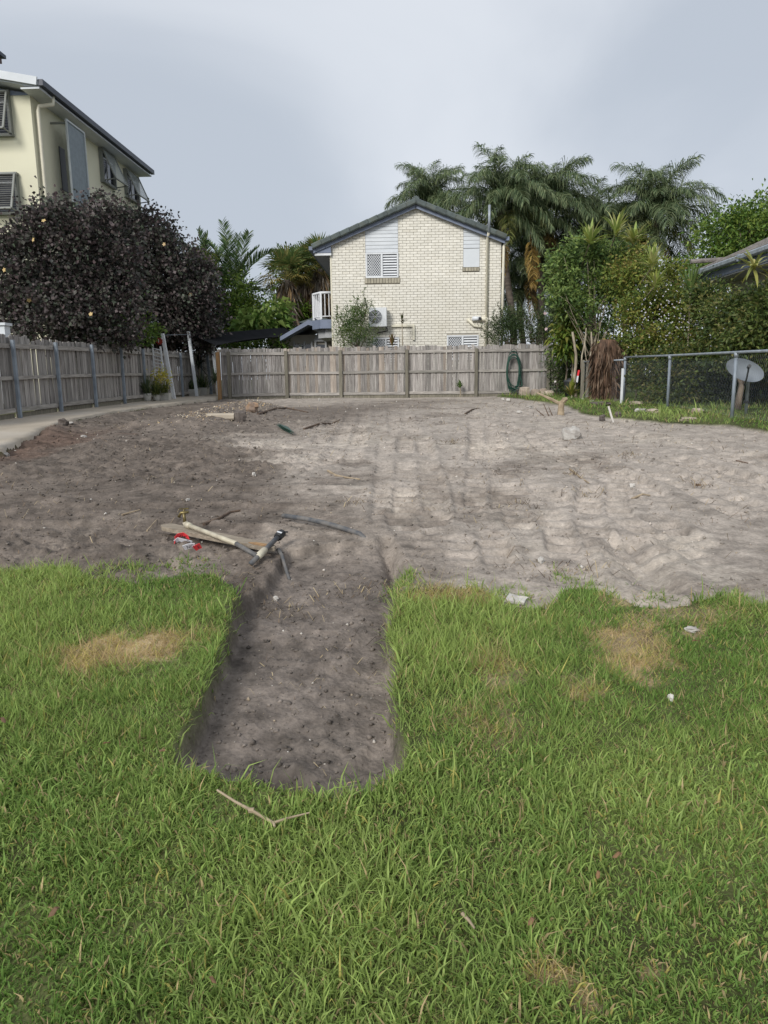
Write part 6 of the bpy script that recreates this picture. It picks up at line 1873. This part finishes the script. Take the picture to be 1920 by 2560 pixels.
# rubble and stones
DEB = [(1428, 1097, .26, .15, 'white broken rubble lump in the middle of the right sand', M_RUB), (1322, 1022, .2, .05, 'flat white plaster piece before the stone row', M_RUB),
       (1271, 1006, .18, .07, 'white crumpled scrap left of the stone row', M_RUB), (1258, 1000, .12, .06, 'small white scrap nearest the hose foot', M_RUB), (1298, 1037, .12, .06, 'white scrap pair piece left of the dead stump', M_RUB),
       (899, 984, .11, .05, 'small white block lying at the foot of the back fence', M_RUB), (798, 1001, .06, .10, 'tiny upright white marker in the sand before the back fence', M_RUB),
       (210, 1093, .13, .035, 'pale flat stone on the dark soil near the driveway', M_RUB), (115, 1094, .17, .07, 'pale stone beside the broken driveway edge', M_RUB), (178, 1080, .11, .03, 'thin pale stone sliver near the driveway edge', M_RUB),
       (158, 1062, .18, .12, 'dark soil clump on the driveway edge', M_CLOD), (15, 1140, .09, .06, 'pale stone at the driveway corner by the left margin', M_RUB), (1745, 1208, .06, .03, 'rusty brown fragment on the far right sand', M_DRY),
       (690, 1503, .035, .03, 'pale angular stone chip at the top of the trench', M_RUB), (1581, 1217, .06, .04, 'white pebble right of the tyre tracks', M_RUB), (1352, 1407, .05, .035, 'pale green-white chip near the front sand edge', M_RUB),
       (1677, 1750, .03, .024, 'white stone lying in the right lawn', M_RUB), (1290, 1506, .14, .035, 'grey concrete crumbs at the lawn edge', M_RUB), (1728, 1578, .07, .02, 'flat grey stone in the right lawn near the sand', M_RUB), (1505, 1053, .14, .1, 'dark grey rock on the edge of the grass strip', M_CLOD),
       (470, 1252, .05, .02, 'white chip on the dark soil left of centre', M_RUB), (635, 1192, .06, .035, 'pale stone near the middle of the dark soil', M_RUB), (1545, 1042, .12, .09, 'brown clod by the pale broken stake', M_CLOD),
       (1590, 1012, .35, .08, 'pale flat stone on the grass strip beside the second post', M_STONE), (1600, 1030, .3, .07, 'pale paving fragment in the grass strip', M_RUB), (1632, 1033, .32, .08, 'buff stone fragment in the middle of the grass strip', M_STONE),
       (1742, 1030, .25, .08, 'buff stone lump in the grass near the last post', M_STONE), (1720, 1052, .25, .06, 'flat buff stone at the front of the grass strip', M_STONE), (1480, 1005, .14, .05, 'small pale stone below the corner posts', M_RUB), (1457, 1001, .12, .05, 'white stone in the grass by the bromeliad', M_RUB),
       (1503, 1013, .5, .08, 'flat grey slab sunk in the grass below the timber block', M_CLOD), (1540, 1003, .2, .06, 'mossy stone left of the metal stake', M_CLOD)]
for k, (x, y, s, h_, lab, m) in enumerate(DEB):
    rock('stone' if m is not M_DRY else 'fragment', lab, 'stone' if m is not M_DRY else 'fragment', x, y, (s, s * .7, h_ * 1.3), 100 + k, m, 'stones and scraps lying about', k * .7, None, .3, .3)
p = gp(553, 1030)
solo(MB().bevbox((p.x, p.y, p.z + .015), (.5, .22, .12), .03), 'concrete_slab', M_CONC, 'pale concrete slab piece on the gravel mound', 'slab')
rock('boulder', 'orange-brown broken rock at the end of the gravel mound', 'rock', 631, 1028, (.28, .25, .26), 55, M_BRROCK, None, .3, None, .25, .4)
rock('boulder', 'grey broken concrete lump beside the orange rock', 'rock', 600, 1040, (.26, .25, .28), 56, M_CLOD, None, .3, None, .12, .6)
# fallen leaves on the lawn
def fallen(label, px, py, l, seed):
    rng = random.Random(seed); p = gpz(px, py, .055); a = rng.uniform(0, 6)
    d = Vector((math.cos(a), math.sin(a), rng.uniform(-.1, .3))) * l / 2; s = Vector((-math.sin(a), math.cos(a), .25)) * l * .2
    n_ = Vector((0, 0, .0012))
    V = [p - d, p - d * .3 - s, p + d * .4 - s * .8 + n_ * 5, p + d, p + d * .4 + s * .8 + n_ * 5, p - d * .3 + s]
    fixn(solo(MB().prism(V, n_), 'fallen_leaf', M_DRY, label, 'leaf', 'fallen leaves on the lawn'))
for k, (x, y, l, lab) in enumerate(((1738, 1632, .05, 'orange-brown dead leaf in the right lawn below the flat stone'), (12, 1836, .04, 'red-brown dead leaf at the left margin of the lawn'), (408, 1915, .03, 'small pale brown leaf at the left corner of the trench'), (1540, 2185, .028, 'tan dead leaf on the lower right lawn'),
    (1327, 2355, .03, 'brown dead leaf above the straw patch at bottom right'), (140, 2330, .035, 'brown curled leaf on the lower left lawn'), (535, 2505, .025, 'dark red leaf at the bottom of the lawn'), (270, 1895, .03, 'pinkish brown dead leaf left of the trench'), (1493, 2235, .026, 'upright tan leaf beside the lower right lawn leaf'))):
    fallen(lab, x, y, l, k + 300)

# gravel and soil crumbs: uncountable, one object each
def scatter(name, label, cat, n, sampler, smin, smax, pal, seed, probs=None, own=False):
    rng = np.random.default_rng(seed)
    x, y = sampler(rng, n)
    h, c, sd, st = ground_fields(x, y)
    k = (sd > .02) & (sdist(drive_poly, x, y) < -.03)
    x, y, h, c = x[k], y[k], h[k], c[k]; n = len(x)
    s = smin * (smax / smin) ** (rng.uniform(0, 1, n) ** 3.2) * (1 + (.11 if own else .05 if smax < .025 else 0) * np.maximum(0, y - 4))
    base = np.array([(1, 0, 0), (-1, 0, 0), (0, 1, 0), (0, -1, 0), (0, 0, 1), (0, 0, -1), (.6, .6, .5), (-.6, .6, .45), (.6, -.6, .5), (-.6, -.6, .4)])[:6]
    F0 = np.array([(0, 2, 4), (2, 1, 4), (1, 3, 4), (3, 0, 4), (2, 0, 5), (1, 2, 5), (3, 1, 5), (0, 3, 5)])
    sc = rng.uniform(.55, 1.25, (n, 6, 1)) * s[:, None, None] * np.array([1, 1, .7])
    a = rng.uniform(0, 6.28, n); ca, sa = np.cos(a), np.sin(a)
    V = base[None] * sc + rng.normal(0, .18, (n, 6, 3)) * s[:, None, None]
    V = np.stack([V[..., 0] * ca[:, None] - V[..., 1] * sa[:, None], V[..., 0] * sa[:, None] + V[..., 1] * ca[:, None], V[..., 2]], -1)
    V += np.stack([x, y, h + s * .25], -1)[:, None]
    F = (np.arange(n) * 6)[:, None, None] + F0[None]
    pal = np.array(pal)
    C = pal[rng.choice(len(pal), n, p=probs)] * rng.uniform(.75, 1.2, (n, 1))
    if own:
        C = c * rng.uniform(.55, 1.3, (n, 1))
    o = link(bpy.data.objects.new(name, np_mesh(name, V.reshape(-1, 3), F.reshape(-1, 3), np.repeat(C, 6, 0), [M_PEB])))
    o['kind'] = 'stuff'
    return tag(o, label, cat)
def s_all(rng, n):
    y = 2.0 + 20 * rng.uniform(0, 1, n) ** 1.7
    return rng.uniform(-1, 1, n) * (.62 * y + .8), y
scatter('gravel', 'pale stone chips scattered over the bare soil', 'gravel', 2400, s_all, .003, .017, [(.48, .44, .39), (.4, .35, .28), (.36, .29, .21), (.6, .57, .52)], 41)
def s_clod(rng, n):
    y = 1.9 + 13 * rng.uniform(0, 1, n) ** 1.25
    x = rng.uniform(-1, 1, n) * (.62 * y + .8)
    k = (fbm(x, y, .9, 3, 61) + .6 * sstep(1.5, -2.5, x) > .05 + .25 * rng.normal(size=n)) | (y < 4.2)
    return x[k], y[k]
scatter('soil_crumbs', 'loose dark crumbs and clods of soil around the trench', 'soil', 40000, s_clod, .0025, .017, [(.17, .145, .125), (.12, .10, .088), (.23, .195, .17)], 42, own=True)
def s_mound(rng, n):
    i = rng.uniform(0, 1, n); L2 = np.array(MOUND); t = i * (len(L2) - 1); k = np.minimum(t.astype(int), len(L2) - 2); f = (t - k)[:, None]
    p = L2[k] * (1 - f) + L2[k + 1] * f + rng.normal(0, .35, (n, 2))
    return p[:, 0], p[:, 1]
scatter('river_pebbles', 'mixed tan and grey garden pebbles spilled on the mound', 'pebbles', 2600, s_mound, .01, .028, [(.5, .36, .2), (.42, .33, .24), (.3, .27, .24), (.6, .52, .4), (.2, .17, .15)], 43)

def litter():
    rng = np.random.default_rng(77)
    y = 2.0 + 19 * rng.uniform(0, 1, 9000) ** 1.5; x = rng.uniform(-1, 1, 9000) * (.62 * y + .8)
    k = fbm(x, y, .8, 3, 501) > .02 + .15 * rng.normal(size=len(x))
    x, y = x[k], y[k]
    h, c, sd, st = ground_fields(x, y)
    k = (sd > -.05) & (sdist(drive_poly, x, y) < -.03)
    x, y, h = x[k], y[k], h[k]; n = len(x)
    for (a, b) in [gxy(*q) for q in ((1300, 1245), (1440, 1172), (1750, 1192), (1130, 1095), (1340, 1402), (1450, 1405), (1060, 1490), (1110, 1480), (560, 1445), (1470, 1215), (880, 1245), (720, 1470), (930, 1430), (1570, 1125))]:
        x = np.concatenate([x, a + rng.normal(0, .09, 60)]); y = np.concatenate([y, b + rng.normal(0, .09, 60)])
    h = ground_fields(x, y)[0]; n = len(x)
    ln = rng.gamma(3, .016, n) * (1 + .04 * y); wd = rng.uniform(.0016, .004, n) * (1 + .12 * y)
    pal = np.array([(.34, .26, .16), (.2, .14, .09), (.12, .085, .06), (.45, .36, .22)])
    V, F, C = blades(x, y, h + .003, ln, wd, pal[rng.integers(0, 4, n)] * rng.uniform(.7, 1.2, (n, 1)), rng.uniform(1.3, 1.52, n), rng)
    o = link(bpy.data.objects.new('plant_litter', np_mesh('plant_litter', V, F, C, [M_PEB])))
    o['kind'] = 'stuff'
    tag(o, 'dry straw and root bits strewn over the bare soil', 'plant litter')
litter()
